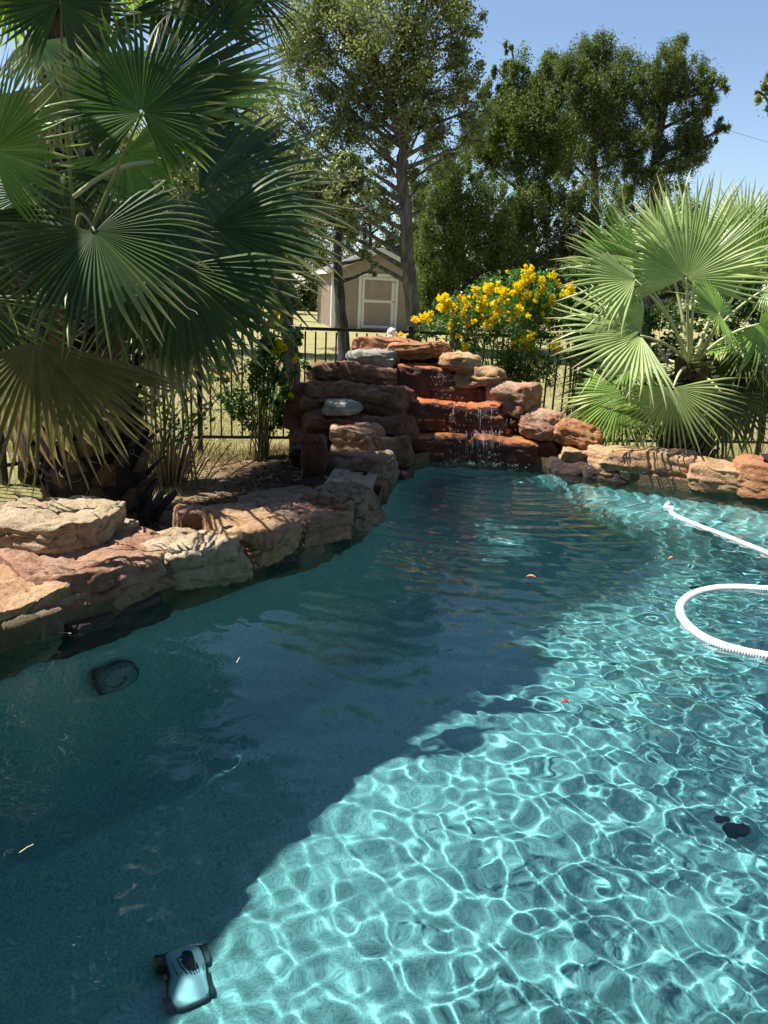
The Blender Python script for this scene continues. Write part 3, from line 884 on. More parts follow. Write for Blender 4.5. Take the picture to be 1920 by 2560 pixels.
def fan_mesh(L, spread, seed, nseg=None, droop=.12, fuse=.5, cup=.12, fold=.32, threads=26, flop=.0):
    """fan leaf in local axes: +X is the middle of the fan, +Z its upper face"""
    rs = random.Random(seed)
    spread = R(spread)
    nseg = nseg or max(16, int(2 * spread / R(5.4)))
    dth = 2 * spread / nseg
    ts = [0.03, .18, .36, .5, .62, .74, .85, .94, 1.0]
    V = []; F = []; T = []
    down = flop
    for i in range(nseg):
        th = -spread + dth * (i + .5)
        base = abs(th) / math.pi
        Ls = L * (1 - .30 * base ** 2) * rs.uniform(.93, 1.05)
        dr = droop * rs.uniform(.5, 1.6)
        jit = rs.gauss(0, .022)
        tw = rs.gauss(0, .25)
        brk = rs.random() < .13
        curl = rs.gauss(0, .05)
        for t in ts:
            r = Ls * t
            fr = fuse * L
            hw = .5 * dth * r * 1.0 if r < fr else .5 * dth * fr * max(.03, ((1 - t) / (1 - fuse * L / Ls)) ** .75) 
            hw = min(hw, .5 * dth * fr)
            f = fold * hw * 2 * (1 if t < .7 else .6)
            e = max(0, t - fuse) / (1 - fuse)
            ang = th + jit * e + curl * e * e
            cx, sx = math.cos(ang), math.sin(ang)
            zz = cup * r * math.sin(th) ** 2 * .8 - dr * L * (t ** 2.6) - (0.25 * L * e ** 1.5 if brk else 0) + down * 0
            p = (r * cx, r * sx, zz)
            px_, py_ = -sx, cx
            k = tw * e
            V += [(p[0] - px_ * hw, p[1] - py_ * hw, p[2] - f / 2 - hw * k), (p[0], p[1], p[2] + f / 2), (p[0] + px_ * hw, p[1] + py_ * hw, p[2] - f / 2 + hw * k)]
            T += [t] * 3
        n0 = i * len(ts) * 3
        for j in range(len(ts) - 1):
            a = n0 + j * 3
            F += [[a, a + 3, a + 4, a + 1], [a + 1, a + 4, a + 5, a + 2]]
    nleaf = len(F)
    # loose curly threads between the segments
    for k in range(threads):
        th = rs.uniform(-spread, spread); r0 = L * rs.uniform(.5, .95)
        p = Vector((r0 * math.cos(th), r0 * math.sin(th), -.02 * L)); d = Vector((math.cos(th), math.sin(th), rs.uniform(-.6, .3))).normalized()
        w0 = .0006; n0 = len(V); n = 9; ln = L * rs.uniform(.08, .22) / n
        ax = Vector((rs.gauss(0, 1), rs.gauss(0, 1), rs.gauss(0, 1))).normalized(); bend = rs.uniform(.1, .75)
        for j in range(n):
            s_ = d.cross(Vector((0, 0, 1))).normalized() * w0 if abs(d.z) < .95 else Vector((w0, 0, 0))
            V += [tuple(p - s_), tuple(p + s_)]; T += [0, 0]
            p = p + d * ln
            d = (Matrix.Rotation(bend, 3, ax) @ d).normalized()
        for j in range(n - 1):
            a = n0 + 2 * j
            F += [[a, a + 2, a + 3, a + 1]]
    return np.array(V), np.array(F), np.array(T, dtype=np.float32), nleaf

FR = [0]
def frond(palm, hub, tip, nrm, spread, mat, crown, droop=.12, name='frond', fuse=.5, petmat='petiole', pr=.016, sag=.0, threads=26, cup=.12):
    FR[0] += 1
    hub = Vector(hub); tip = Vector(tip)
    ax = tip - hub; L = ax.length; ax.normalize()
    n = Vector(nrm).normalized(); n = (n - ax * n.dot(ax)).normalized(); s = n.cross(ax)
    V, F, T, nl = fan_mesh(L, spread, FR[0] * 13 + 1, droop=droop, fuse=fuse, threads=threads, cup=cup)
    Mx = np.array([[ax.x, s.x, n.x], [ax.y, s.y, n.y], [ax.z, s.z, n.z]])
    bow = random.Random(FR[0]).uniform(-.1, .35)
    V[:, 2] -= bow * (V[:, 1] ** 2) / L + .12 * L * np.sin(V[:, 1] / L * 4 + FR[0]) * (np.linalg.norm(V, axis=1) / L) ** 2 * .5
    W = V @ Mx.T
    # gravity on the free ends
    rr_ = np.linalg.norm(V, axis=1) / L
    W[:, 2] -= sag * L * np.clip(rr_ - .35, 0, 1) ** 1.8
    mi = np.zeros(len(F), int); mi[nl:] = 1
    me = mesh_np(name, W, F, [LF[mat], M['thread']], mi, False)
    at = me.attributes.new('tt', 'FLOAT', 'POINT'); at.data.foreach_set('value', T)
    o = bpy.data.objects.new(name, me)
    pl = palm.location
    o.location = hub - pl
    link(o, palm)
    # petiole as a sub-part
    c = Vector(crown) - hub
    mid = c * .5 + Vector((0, 0, .10 * c.length)) - ax * .12 * c.length
    pts = []
    for k in range(9):
        u = k / 8
        pts.append((1 - u) ** 2 * Vector((0, 0, 0)) + 2 * u * (1 - u) * mid + u * u * c)
    mb_ = MB(); mb_.tube(pts, [pr * .6 + pr * .9 * k / 8 for k in range(9)], 6)
    p_ = mb_.build('petiole', M[petmat], o, smooth=True)
    return o

def random_fronds(palm, crown, n, reach, L, mats, rs, elev=(-.5, 1.1), az=(0, 6.28), petmat='petiole', droop=.18, threads=14):
    for k in range(n):
        a = rs.uniform(*az); e = rs.uniform(*elev)
        d = Vector((math.cos(a) * math.cos(e), math.sin(a) * math.cos(e), math.sin(e)))
        hub = Vector(crown) + d * reach * rs.uniform(.7, 1.1) - Vector((0, 0, .12))
        ax = (d + Vector((0, 0, -.45 - .3 * rs.random()))).normalized()
        nrm = Vector((0, 0, 1)) * .8 + d * .5
        frond(palm, hub, hub + ax * L * rs.uniform(.85, 1.1), nrm, rs.uniform(95, 140), rs.choice(mats), crown, droop=droop, petmat=petmat, threads=threads)

def palm_trunk(palm, base, top, r0, r1, nboot, rs, boot_len=.2):
    base = Vector(base); top = Vector(top); pl = palm.location
    mb_ = MB(); pts = []; rad = []
    for k in range(14):
        u = k / 13
        pts.append(base.lerp(top, u) - pl); rad.append(r0 * (1 - u) + r1 * u + .03 * math.sin(u * 9))
    mb_.tube(pts, rad, 18)
    mb_.build('trunk', M['trunk'], palm, smooth=True)
    # the stubs of old leaves, overlapping in a spiral
    L = boot_len; Vb = []
    prof = [(0, .085, .03), (.3, .075, .028), (.62, .06, .022), (.9, .045, .016), (1.0, .03, .01)]
    for (u, w_, th) in prof:
        z = L * u; y = .02 + .35 * L * u ** 1.6
        Vb += [(-w_, y + th * .3, z), (0, y + th, z), (w_, y + th * .3, z), (0, y - th * .5, z)]
    Fb = []
    for k in range(len(prof) - 1):
        for j in range(4):
            Fb.append([k * 4 + j, k * 4 + (j + 1) % 4, (k + 1) * 4 + (j + 1) % 4, (k + 1) * 4 + j])
    Fb.append([16, 17, 18, 19])
    me = mesh_np('leaf_base', Vb, Fb, [M['boot']], None, False)
    for k in range(nboot):
        u = (k + .5) / nboot; a = k * 2.39996 + rs.uniform(-.15, .15)
        r = (r0 * (1 - u) + r1 * u) * .92
        p = base.lerp(top, u) - pl + Vector((math.cos(a) * r, math.sin(a) * r, 0))
        o = bpy.data.objects.new('leaf_base', me)
        o.location = p; o.rotation_euler = (rs.uniform(-.5, .1), rs.uniform(-.25, .25), a - math.pi / 2); s_ = rs.uniform(.8, 1.35); o.scale = (s_, s_, s_ * rs.uniform(.8, 1.2))
        link(o, palm)

# --- the big palm on the left
pb = PZ(188, 1098, .12)
pb = Vector((pb.x, pb.y + .25, gz(pb.x, pb.y + .25)))
P1 = empty('fan_palm', pb, 'big dark green fan palm with a stout shaggy trunk beside the left border', 'palm')
CR = Vector(PY(170, 560, pb.y))
rs = random.Random(21)
palm_trunk(P1, pb - Vector((0, 0, .1)), CR - Vector((0, 0, .2)), .37, .26, 110, rs)
fr = lambda hub, tip, n, sp, mat='deep', **k: frond(P1, PY(*hub), PY(*tip), n, sp, mat, CR, pr=.0105, **k)
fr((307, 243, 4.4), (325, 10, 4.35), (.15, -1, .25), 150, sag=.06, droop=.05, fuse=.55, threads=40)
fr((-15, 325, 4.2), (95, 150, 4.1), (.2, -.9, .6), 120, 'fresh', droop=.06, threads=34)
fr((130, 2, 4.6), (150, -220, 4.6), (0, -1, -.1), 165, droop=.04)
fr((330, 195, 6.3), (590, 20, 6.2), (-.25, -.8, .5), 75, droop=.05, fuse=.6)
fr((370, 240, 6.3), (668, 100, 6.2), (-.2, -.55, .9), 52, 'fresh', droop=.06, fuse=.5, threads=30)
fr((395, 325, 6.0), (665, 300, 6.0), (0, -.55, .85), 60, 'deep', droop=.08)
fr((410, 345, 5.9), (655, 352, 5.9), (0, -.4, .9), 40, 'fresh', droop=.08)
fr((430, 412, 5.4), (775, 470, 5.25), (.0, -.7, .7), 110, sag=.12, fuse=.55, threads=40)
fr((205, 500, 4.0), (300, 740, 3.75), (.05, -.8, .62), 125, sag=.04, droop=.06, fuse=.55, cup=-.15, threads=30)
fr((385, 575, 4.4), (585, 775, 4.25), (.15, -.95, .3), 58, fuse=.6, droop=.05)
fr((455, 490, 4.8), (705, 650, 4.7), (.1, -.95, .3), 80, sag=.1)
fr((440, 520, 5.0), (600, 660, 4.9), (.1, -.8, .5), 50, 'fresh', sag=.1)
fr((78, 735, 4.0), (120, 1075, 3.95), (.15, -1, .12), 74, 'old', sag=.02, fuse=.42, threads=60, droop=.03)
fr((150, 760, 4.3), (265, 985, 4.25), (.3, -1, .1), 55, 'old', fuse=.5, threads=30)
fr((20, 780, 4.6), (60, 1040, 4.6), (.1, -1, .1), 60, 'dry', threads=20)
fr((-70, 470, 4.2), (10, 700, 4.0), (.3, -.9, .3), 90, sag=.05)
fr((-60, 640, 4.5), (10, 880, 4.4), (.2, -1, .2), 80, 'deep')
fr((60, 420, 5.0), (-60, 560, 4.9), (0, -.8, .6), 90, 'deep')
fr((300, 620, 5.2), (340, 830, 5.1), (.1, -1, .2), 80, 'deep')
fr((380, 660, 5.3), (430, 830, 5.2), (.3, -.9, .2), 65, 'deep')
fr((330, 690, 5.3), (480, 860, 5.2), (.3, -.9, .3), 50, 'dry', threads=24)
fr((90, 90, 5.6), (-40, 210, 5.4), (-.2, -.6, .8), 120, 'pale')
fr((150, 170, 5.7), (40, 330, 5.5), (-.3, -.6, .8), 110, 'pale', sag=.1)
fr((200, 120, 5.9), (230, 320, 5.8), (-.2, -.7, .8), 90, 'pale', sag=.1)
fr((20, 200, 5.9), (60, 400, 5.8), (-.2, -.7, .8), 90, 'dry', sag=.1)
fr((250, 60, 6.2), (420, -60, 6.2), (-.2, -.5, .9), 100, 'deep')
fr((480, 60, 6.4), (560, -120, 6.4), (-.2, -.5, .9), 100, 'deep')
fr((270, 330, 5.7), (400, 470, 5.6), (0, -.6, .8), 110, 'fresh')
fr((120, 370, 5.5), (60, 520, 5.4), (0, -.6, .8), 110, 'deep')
random_fronds(P1, CR, 11, .8, .62, ['deep', 'deep', 'fresh'], rs, elev=(-.3, .6), az=(.9, 3.6))
# bright sunlit leaf stalks
for a_, b_2 in (((160, 425, 4.9), (330, 350, 4.8)), ((40, 455, 5.0), (250, 600, 5.2)), ((150, 560, 4.7), (20, 480, 4.6))):
    mb_ = MB(); A_ = PY(*a_) - P1.location; B_ = PY(*b_2) - P1.location
    mb_.tube([A_.lerp(B_, u) + Vector((0, 0, .05 * math.sin(u * 3.1))) for u in (0, .25, .5, .75, 1)], [.014, .013, .012, .011, .009], 7)
    mb_.build('leaf_stalk', M['petiole_pale'], P1, smooth=True)

# --- a taller palm behind it, only its hanging leaves reach into the picture
for (bx, byy, C2, n_, lab) in ((-3.1, 7.1, Vector((-2.5, 7.0, 4.2)), 34, 'taller fan palm behind the big left palm, its crown mostly above the picture'),
                         (-3.5, 5.7, Vector((-3.2, 6.05, 4.4)), 16, 'tall fan palm at the far left, added so its crown shades the big palm')):  # this second palm is added for the shade of its crown
    p2 = Vector((bx, byy, gz(bx, byy)))
    P2 = empty('fan_palm', p2, lab, 'palm')
    palm_trunk(P2, p2, C2 - Vector((0, 0, .1)), .26, .2, 60, rs)
    random_fronds(P2, C2, n_, 1.1 if n_ > 30 else .75, .85 if n_ > 30 else .72, ['deep', 'deep', 'fresh'], rs, elev=(-.12, 1.0), threads=8)

# --- the small bright palm on the right
rb = PZ(1500, 985, .1)
rb = Vector((rb.x, rb.y + .15, gz(rb.x, rb.y + .15)))
P3 = empty('fan_palm', rb, 'short bright green fan palm with sunlit pale leaves behind the right border stones', 'palm')
CR3 = PY(1490, 800, rb.y + .05)
palm_trunk(P3, rb - Vector((0, 0, .1)), CR3, .2, .16, 44, rs, .22)
fr3 = lambda hub, tip, n, sp, mat='pale', **k: frond(P3, PY(*hub), PY(*tip), n, sp, mat, CR3, petmat='petiole_pale', **k)
y0 = rb.y
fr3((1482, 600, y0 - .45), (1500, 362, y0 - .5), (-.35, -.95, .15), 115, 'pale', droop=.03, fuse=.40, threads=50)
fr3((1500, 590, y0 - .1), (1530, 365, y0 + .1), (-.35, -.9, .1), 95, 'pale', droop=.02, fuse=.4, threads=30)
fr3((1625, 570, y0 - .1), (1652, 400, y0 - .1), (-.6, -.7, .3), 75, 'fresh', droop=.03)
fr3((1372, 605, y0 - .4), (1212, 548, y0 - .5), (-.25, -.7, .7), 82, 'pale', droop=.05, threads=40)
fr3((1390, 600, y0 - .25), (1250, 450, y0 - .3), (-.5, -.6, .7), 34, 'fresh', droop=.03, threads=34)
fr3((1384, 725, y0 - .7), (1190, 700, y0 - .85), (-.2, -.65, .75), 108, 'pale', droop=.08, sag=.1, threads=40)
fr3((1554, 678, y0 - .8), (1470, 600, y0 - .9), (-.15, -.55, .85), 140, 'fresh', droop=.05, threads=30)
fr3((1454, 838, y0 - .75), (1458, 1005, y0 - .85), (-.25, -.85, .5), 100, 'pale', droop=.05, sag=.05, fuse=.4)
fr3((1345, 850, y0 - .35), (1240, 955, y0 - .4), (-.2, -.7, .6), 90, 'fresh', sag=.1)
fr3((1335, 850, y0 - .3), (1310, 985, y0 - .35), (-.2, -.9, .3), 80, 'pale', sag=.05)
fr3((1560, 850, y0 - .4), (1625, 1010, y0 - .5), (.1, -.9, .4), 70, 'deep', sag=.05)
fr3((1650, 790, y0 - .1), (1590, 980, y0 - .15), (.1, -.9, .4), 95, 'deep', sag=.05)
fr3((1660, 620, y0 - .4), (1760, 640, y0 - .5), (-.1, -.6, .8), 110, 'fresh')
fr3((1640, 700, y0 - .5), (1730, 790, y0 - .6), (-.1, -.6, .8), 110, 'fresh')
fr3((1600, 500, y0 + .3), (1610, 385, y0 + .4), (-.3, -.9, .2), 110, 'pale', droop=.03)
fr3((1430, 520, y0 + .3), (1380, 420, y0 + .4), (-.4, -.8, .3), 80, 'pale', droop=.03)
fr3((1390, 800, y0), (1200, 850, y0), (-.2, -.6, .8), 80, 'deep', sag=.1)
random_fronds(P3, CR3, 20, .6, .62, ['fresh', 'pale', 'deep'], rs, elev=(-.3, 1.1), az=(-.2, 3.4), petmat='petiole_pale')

# ------------------------------------------------------------------ leaves, bushes, trees
def leaf_cloud(P, size, rs, aspect=.5, up=.3):
    """one folded leaf (two triangles making a quad) at each point of P; size per leaf"""
    n = len(P)
    a = rs.normal(size=(n, 3)); a /= np.linalg.norm(a, axis=1)[:, None]
    b = rs.normal(size=(n, 3)); b[:, 2] += up
    nn = b / np.linalg.norm(b, axis=1)[:, None]
    a -= nn * (a * nn).sum(1)[:, None]; a /= (np.linalg.norm(a, axis=1)[:, None] + 1e-9)
    s = np.cross(nn, a)
    sz = (size * rs.uniform(.7, 1.3, n))[:, None]
    V = np.stack([P - a * sz, P + s * sz * aspect, P + a * sz, P - s * sz * aspect], 1).reshape(-1, 3)
    F = np.arange(n * 4).reshape(-1, 4)
    return V, F

def blob_points(blobs, n, rs, shell=.55, clump=.14, nclump=60, flat=1.0, zst=1.0):
    """blobs: (centre, radius, depth radius); leaves gather in clumps inside each blob"""
    vol = np.array([b[1] ** 2 for b in blobs]); vol = vol / vol.sum()
    out = []; cc = []
    for (c, r, rd_), f in zip(blobs, vol):
        k = max(4, int(nclump * f)); m_ = int(n * f)
        d = rs.normal(size=(k, 3)); d /= np.linalg.norm(d, axis=1)[:, None]
        rad = rs.uniform(shell, 1, k)[:, None] ** .8
        C = np.array(c) + d * rad * np.array([r, rd_, r * flat])
        cc.append(C)
        idx = rs.integers(0, k, m_)
        w = rs.normal(size=(m_, 3)) * r * clump * rs.uniform(.45, 1.5, (k, 1))[idx] * np.array([1, 1, zst])
        out.append(C[idx] + w)
    return np.concatenate(out), cc

M['bark_oak'] = mat_bark('oak_bark', (.05, .042, .036), (.17, .145, .12), 9)
M['bark_dark'] = mat_bark('dark_bark', (.010, .009, .009), (.06, .052, .046), 12)
LF['oak'] = mat_leaf('oak_leaves', [(.075, .09, .035), (.12, .14, .055), (.19, .205, .10), (.29, .30, .18)], rough=.42, trans=.35, spec=.5)
LF['juniper'] = mat_leaf('juniper_foliage', [(.05, .068, .022), (.085, .11, .032), (.14, .165, .045)], rough=.6, trans=.3, spec=.25)
LF['juniper2'] = mat_leaf('juniper_foliage_olive', [(.055, .08, .022), (.09, .12, .03), (.14, .17, .045)], rough=.6, trans=.3, spec=.25)
LF['scrub'] = mat_leaf('scrub_foliage', [(.05, .06, .03), (.08, .085, .045), (.11, .11, .06)], rough=.6, trans=.15, spec=.25)
LF['far'] = mat_leaf('far_tree_leaves', [(.06, .085, .03), (.09, .12, .04), (.13, .155, .06)], rough=.6, trans=.2, spec=.25)

def tree(name, label, Y, trunk, blobs, mat, n, lsize, bark, r0=.2, seed=1, group=None, aspect=.5, shell=.5, clump=.15, nclump=110, depthf=.9, cat='tree', branch_n=60, twig=.6):
    """trunk: pixel polyline; blobs: (px, py, radius px); everything stands at depth Y"""
    rs = np.random.default_rng(seed); rr = random.Random(seed)
    tp = [PY(x, y, Y) for x, y in trunk]
    b0 = tp[0].copy(); b0.z = -.16
    root = empty(name, b0, label, cat, group)
    tp = [b0] + tp
    mb_ = MB(); k = len(tp)
    pts = [p - b0 for p in tp]
    fine = []
    for i in range(k - 1):
        for u in (0, .34, .67): fine.append(pts[i].lerp(pts[i + 1], u) + Vector((rr.gauss(0, .3), rr.gauss(0, .3), 0)) * r0 * (.35 if i else 0))
    fine.append(pts[-1])
    m_ = len(fine)
    mb_.tube(fine, [r0 * (1.15 - .85 * i / (m_ - 1)) for i in range(m_)], 10)
    scale = (Y / math.cos(PITCH)) / (FPX / SCL)
    bl = []
    for (x, y, r) in blobs:
        c = PY(x, y, Y + rr.uniform(-.5, .5) * r * scale)
        bl.append((tuple(c), r * scale, r * scale * depthf))
    P, cc = blob_points(bl, n, rs, shell=shell, clump=clump * (.78 if 'juniper' in mat else .9), nclump=int(nclump * .9), zst=1.5 if 'juniper' in mat else 1)
    # limbs to each blob, twigs to each clump
    for (c, r, _), C in zip(bl, cc):
        c = Vector(c) - b0
        zz = max(c.z - max(r * .9, .55 * math.hypot(c.x, c.y)), .5 * c.z)
        best = min(range(m_), key=lambda i: abs(fine[i].z - zz) + .4 * (fine[i] - c).length + (9 if fine[i].z < .5 else 0))
        s_ = fine[best]; mid = s_.lerp(c, .5) + Vector((rr.gauss(0, .12), rr.gauss(0, .12), -.08)) * r
        rb_ = r0 * .34
        mb_.tube([s_, s_.lerp(mid, .55), mid, mid.lerp(c, .5) + Vector((rr.gauss(0, .08) * r, 0, rr.gauss(0, .05) * r)), c], [rb_, rb_ * .8, rb_ * .65, rb_ * .5, rb_ * .34], 6, cap=False)
        for q in C[:max(2, int(len(C) * twig))]:
            q = Vector(q) - b0
            m2 = c.lerp(q, .5) + Vector((rr.gauss(0, .1), rr.gauss(0, .1), rr.gauss(0, .1))) * r
            mb_.tube([c.lerp(mid, .3), m2, q], [rb_ * .25, rb_ * .16, rb_ * .05], 4, cap=False)
    mb_.build('trunk', M[bark], root, smooth=True)
    V, F = leaf_cloud(P, lsize, rs, aspect)
    obj_at('crown', V - np.array(b0), F, LF[mat], parent=root)
    return root

# shed first: its place anchors the trees
def build_shed():
    Y = 37.0
    c0 = PY(716, 706, Y)                     # near left corner of the gable front, on the ground
    gx0 = c0.x; zg = -.14
    c1 = PY(876, 708, Y + 1.2)
    W_ = 4.25; ang = R(12)
    dx = Vector((math.cos(ang), math.sin(ang), 0)); dy = Vector((-math.sin(ang), math.cos(ang), 0))
    root = empty('garden_shed', (gx0, Y, zg), 'beige garden shed with white trim and a gabled roof, behind the fence and tree trunks', 'shed', rz=ang)
    wallm, t, b = newmat('beige_siding')
    tc = N(t, 'ShaderNodeTexCoord'); nz = N(t, 'ShaderNodeTexNoise', Scale=3.0, Detail=6.0); t.links.new(tc.outputs['Object'], nz.inputs['Vector'])
    r = ramp(t, [(.3, (.25, .20, .155)), (.7, (.31, .25, .195))]); t.links.new(nz.outputs['Fac'], r.inputs[0]); t.links.new(r.outputs[0], b.inputs['Base Color']); b.inputs['Roughness'].default_value = .8
    trim = mat_plain('white_trim', (.62, .60, .56), rough=.6, var=.08)
    roofm = mat_plain('grey_shingle', (.17, .155, .145), rough=.95, var=.35, scale=6)
    H = 2.55; PK = 3.45; D = 5.6
    # walls (local x along the front, y back)
    V = [(0, 0, 0), (W_, 0, 0), (W_, 0, H), (W_ / 2, 0, PK), (0, 0, H), (0, D, 0), (W_, D, 0), (W_, D, H), (W_ / 2, D, PK), (0, D, H)]
    mesh = mesh_np('wall', V, [np.array([[0, 5, 9, 4], [1, 2, 7, 6]]), np.array([[0, 1, 2, 3, 4], [6, 5, 9, 8, 7]])], [wallm])
    link(bpy.data.objects.new('wall', mesh), root)
    # siding grooves as narrow battens
    first = None
    for k in range(1, 14):
        x = W_ * k / 14
        if 1.15 < x < 3.05: continue
        h = H + (PK - H) * (1 - abs(x - W_ / 2) / (W_ / 2)) - .06
        mb_ = MB(); mb_.box((x, -.008, h / 2), (.05, .016, h)); mb_.build('batten', wallm, root)
    for k in range(1, 18):
        mb_ = MB(); mb_.box((-.008, D * k / 18, H / 2), (.016, .05, H - .08)); mb_.build('batten', wallm, root)
    for sgn in (-1, 1):
        a = Vector((W_ / 2, 0, PK + .05)); e = Vector((W_ / 2 + sgn * (W_ / 2 + .28), 0, H - .12 + .05))
        th = .06
        V = []
        for y in (-.28, D + .28):
            for p in (a, e):
                V += [(p.x, y, p.z), (p.x, y, p.z + th)]
        F = [[0, 1, 3, 2], [4, 6, 7, 5], [0, 4, 5, 1], [2, 3, 7, 6], [1, 5, 7, 3], [0, 2, 6, 4]]
        link(bpy.data.objects.new('roof', mesh_np('roof', V, np.array(F), [roofm])), root)
        V = [(p.x, y, p.z + q) for y in (-.31, -.283) for p in (a, e) for q in (-.14, .05)]
        link(bpy.data.objects.new('fascia', mesh_np('fascia', V, np.array(F), [trim])), root)
        # courses of shingle
        for k in range(1, 12):
            p = a.lerp(e, k / 12)
            mb_ = MB(); mb_.box((p.x, D / 2, p.z + th + .006), (.16, D + .54, .014), np.array(Matrix.Rotation(math.atan2(-(e.z - a.z), e.x - a.x), 3, 'Y')))
            mb_.build('shingle_course', roofm, root)
    mb_ = MB(); mb_.box((-.295, D / 2, H - .13), (.03, D + .5, .16)); mb_.build('fascia', trim, root)
    def tr(x0, x1, z0, z1, nm='trim', dep=.03, m_=trim):
        mb_ = MB(); mb_.box(((x0 + x1) / 2, -dep / 2 - .012, (z0 + z1) / 2), (x1 - x0, dep, z1 - z0)); return mb_.build(nm, m_, root)
    tr(0, .16, 0, H - .02, 'corner_trim'); tr(W_ - .16, W_, 0, H - .02, 'corner_trim')
    mb_ = MB(); mb_.box((-.02, .1, H / 2), (.03, .2, H - .16)); mb_.build('corner_trim', trim, root)
    # door with frame, mid rail and hinges
    dx0, dx1, dz = 1.18, 3.0, 2.45
    tr(dx0, dx0 + .14, 0, dz, 'door_frame', .05); tr(dx1 - .14, dx1, 0, dz, 'door_frame', .05); tr(dx0 + .14, dx1 - .14, dz - .14, dz, 'door_frame', .05)
    d = tr(dx0 + .16, dx1 - .16, .05, dz - .16, 'door', .02, wallm)
    x0, x1 = dx0 + .16, dx1 - .16
    for (a, b_, c, e) in ((x0, x0 + .12, .05, dz - .16), (x1 - .14, x1, .05, dz - .16), (x0 + .12, x1 - .14, dz - .28, dz - .16), (x0 + .12, x1 - .14, 1.18, 1.30), (x0 + .12, x1 - .14, .05, .17)):
        mb_ = MB(); mb_.box(((a + b_) / 2, -.045, (c + e) / 2), (b_ - a, .024, e - c)); mb_.build('door_trim', trim, d)
    for z in (.25, 1.24, 2.1):
        mb_ = MB(); mb_.box((x1 - .02, -.066, z), (.18, .014, .06)); mb_.build('hinge', mat_plain('steel_hinge', (.35, .34, .33), metal=.6, rough=.5), d)
build_shed()

# the wooded background, nearest first
tree('oak_tree', 'tall live oak with pale leaves, its trunk at the right end of the shed', 25,
     [(893, 735), (890, 640), (880, 560), (878, 470), (866, 390), (872, 320), (846, 230), (838, 160), (868, 90), (878, 10), (866, -80)],
     [(860, 40, 110), (960, 90, 85), (740, 90, 100), (690, 190, 85), (640, 260, 75), (930, 190, 100), (825, 190, 80), (785, 300, 62), (905, 280, 62), (1000, 140, 45),
      (735, 320, 62), (620, 330, 62), (965, 10, 80), (690, 10, 80), (560, 250, 75), (800, -60, 120), (930, -80, 100), (660, 130, 60), (960, 270, 60), (1010, 240, 45), (800, 110, 60), (560, 330, 60), (840, 340, 50), (780, 200, 70), (720, 40, 80), (900, 100, 60), (640, 60, 60), (560, 420, 50), (1000, 200, 48), (1020, 300, 42), (955, 345, 48), (905, 395, 40), (1000, 60, 50), (690, 330, 60), (640, 420, 50), (705, 405, 48), (780, 375, 45), (828, 425, 34), (925, 440, 34), (800, 250, 60), (880, 230, 60), (740, 250, 55)],
     'oak', 98000, .045, 'bark_oak', r0=.22, seed=5, nclump=800, clump=.13, shell=.25, aspect=.55)
tree('oak_tree', 'dark slender oak trunk standing in front of the shed corner, behind the black fence', 18.5,
     [(747, 790), (740, 700), (731, 610), (727, 550), (736, 470), (742, 400)],
     [(720, 460, 42), (760, 480, 30), (700, 390, 42), (770, 400, 36), (660, 430, 42), (790, 560, 22), (760, 350, 30), (805, 585, 16), (640, 380, 40)],
     'oak', 11000, .048, 'bark_dark', r0=.15, seed=6, nclump=150, clump=.16, shell=.2)
tree('oak_tree', 'dark oak trunk half hidden by the left palm leaves beside the shed', 13.5,
     [(628, 800), (622, 700), (610, 600), (600, 480)],
     [(600, 440, 55), (540, 400, 60), (640, 500, 36), (500, 480, 60), (560, 520, 40)],
     'oak', 9000, .045, 'bark_dark', r0=.16, seed=7, nclump=110, clump=.18, shell=.2)
tree('juniper_tree', 'tall juniper with a pointed double top at the middle of the right tree group', 31,
     [(1290, 560), (1285, 440), (1282, 330), (1285, 220), (1290, 110)],
     [(1290, 112, 38), (1262, 128, 40), (1200, 150, 38), (1335, 160, 52), (1240, 175, 50), (1290, 200, 62), (1215, 245, 62), (1350, 245, 60), (1290, 290, 70), (1225, 325, 62), (1340, 330, 55), (1185, 200, 40), (1380, 160, 26)],
     'juniper', 90000, .05, 'bark_oak', r0=.2, seed=8, nclump=620, clump=.13, shell=.3, aspect=.3)
tree('juniper_tree', 'broad juniper with a leaning open crown at the right end of the trees', 30,
     [(1412, 560), (1412, 460), (1418, 360), (1425, 280), (1445, 190), (1465, 120)],
     [(1468, 118, 30), (1440, 150, 42), (1405, 190, 40), (1490, 180, 50), (1532, 195, 34), (1425, 235, 40), (1505, 240, 32), (1552, 285, 22), (1485, 290, 36), (1400, 290, 32), (1470, 335, 50), (1385, 370, 40), (1520, 320, 26), (1440, 390, 42), (1555, 170, 16)],
     'juniper', 60000, .05, 'bark_dark', r0=.24, seed=9, nclump=420, clump=.14, shell=.35, aspect=.3)
tree('juniper_tree', 'juniper with ragged grey-green top between the tall oak and the tall juniper', 29,
     [(1130, 600), (1125, 450), (1120, 330), (1120, 200)],
     [(1130, 185, 52), (1085, 215, 45), (1165, 250, 62), (1100, 300, 66), (1055, 290, 42), (1160, 345, 62), (1045, 355, 50), (1110, 145, 22), (1170, 160, 26), (1075, 150, 18), (1104, 100, 14), (1040, 250, 40), (1200, 300, 50), (1130, 260, 50)],
     'juniper2', 75000, .05, 'bark_oak', r0=.2, seed=10, nclump=420, clump=.14, shell=.3, aspect=.35)
tree('cedar_tree', 'olive green bushy cedar to the right of the tall oak trunk', 27,
     [(985, 690), (985, 600), (990, 500), (1000, 420)],
     [(960, 430, 46), (1010, 470, 60), (945, 510, 52), (1060, 450, 52), (1000, 560, 62), (930, 590, 50), (1080, 540, 60), (980, 640, 50), (1050, 620, 50), (920, 660, 38), (990, 400, 36)],
     'juniper2', 66000, .05, 'bark_oak', r0=.16, seed=11, nclump=380, clump=.15, shell=.3, aspect=.35)
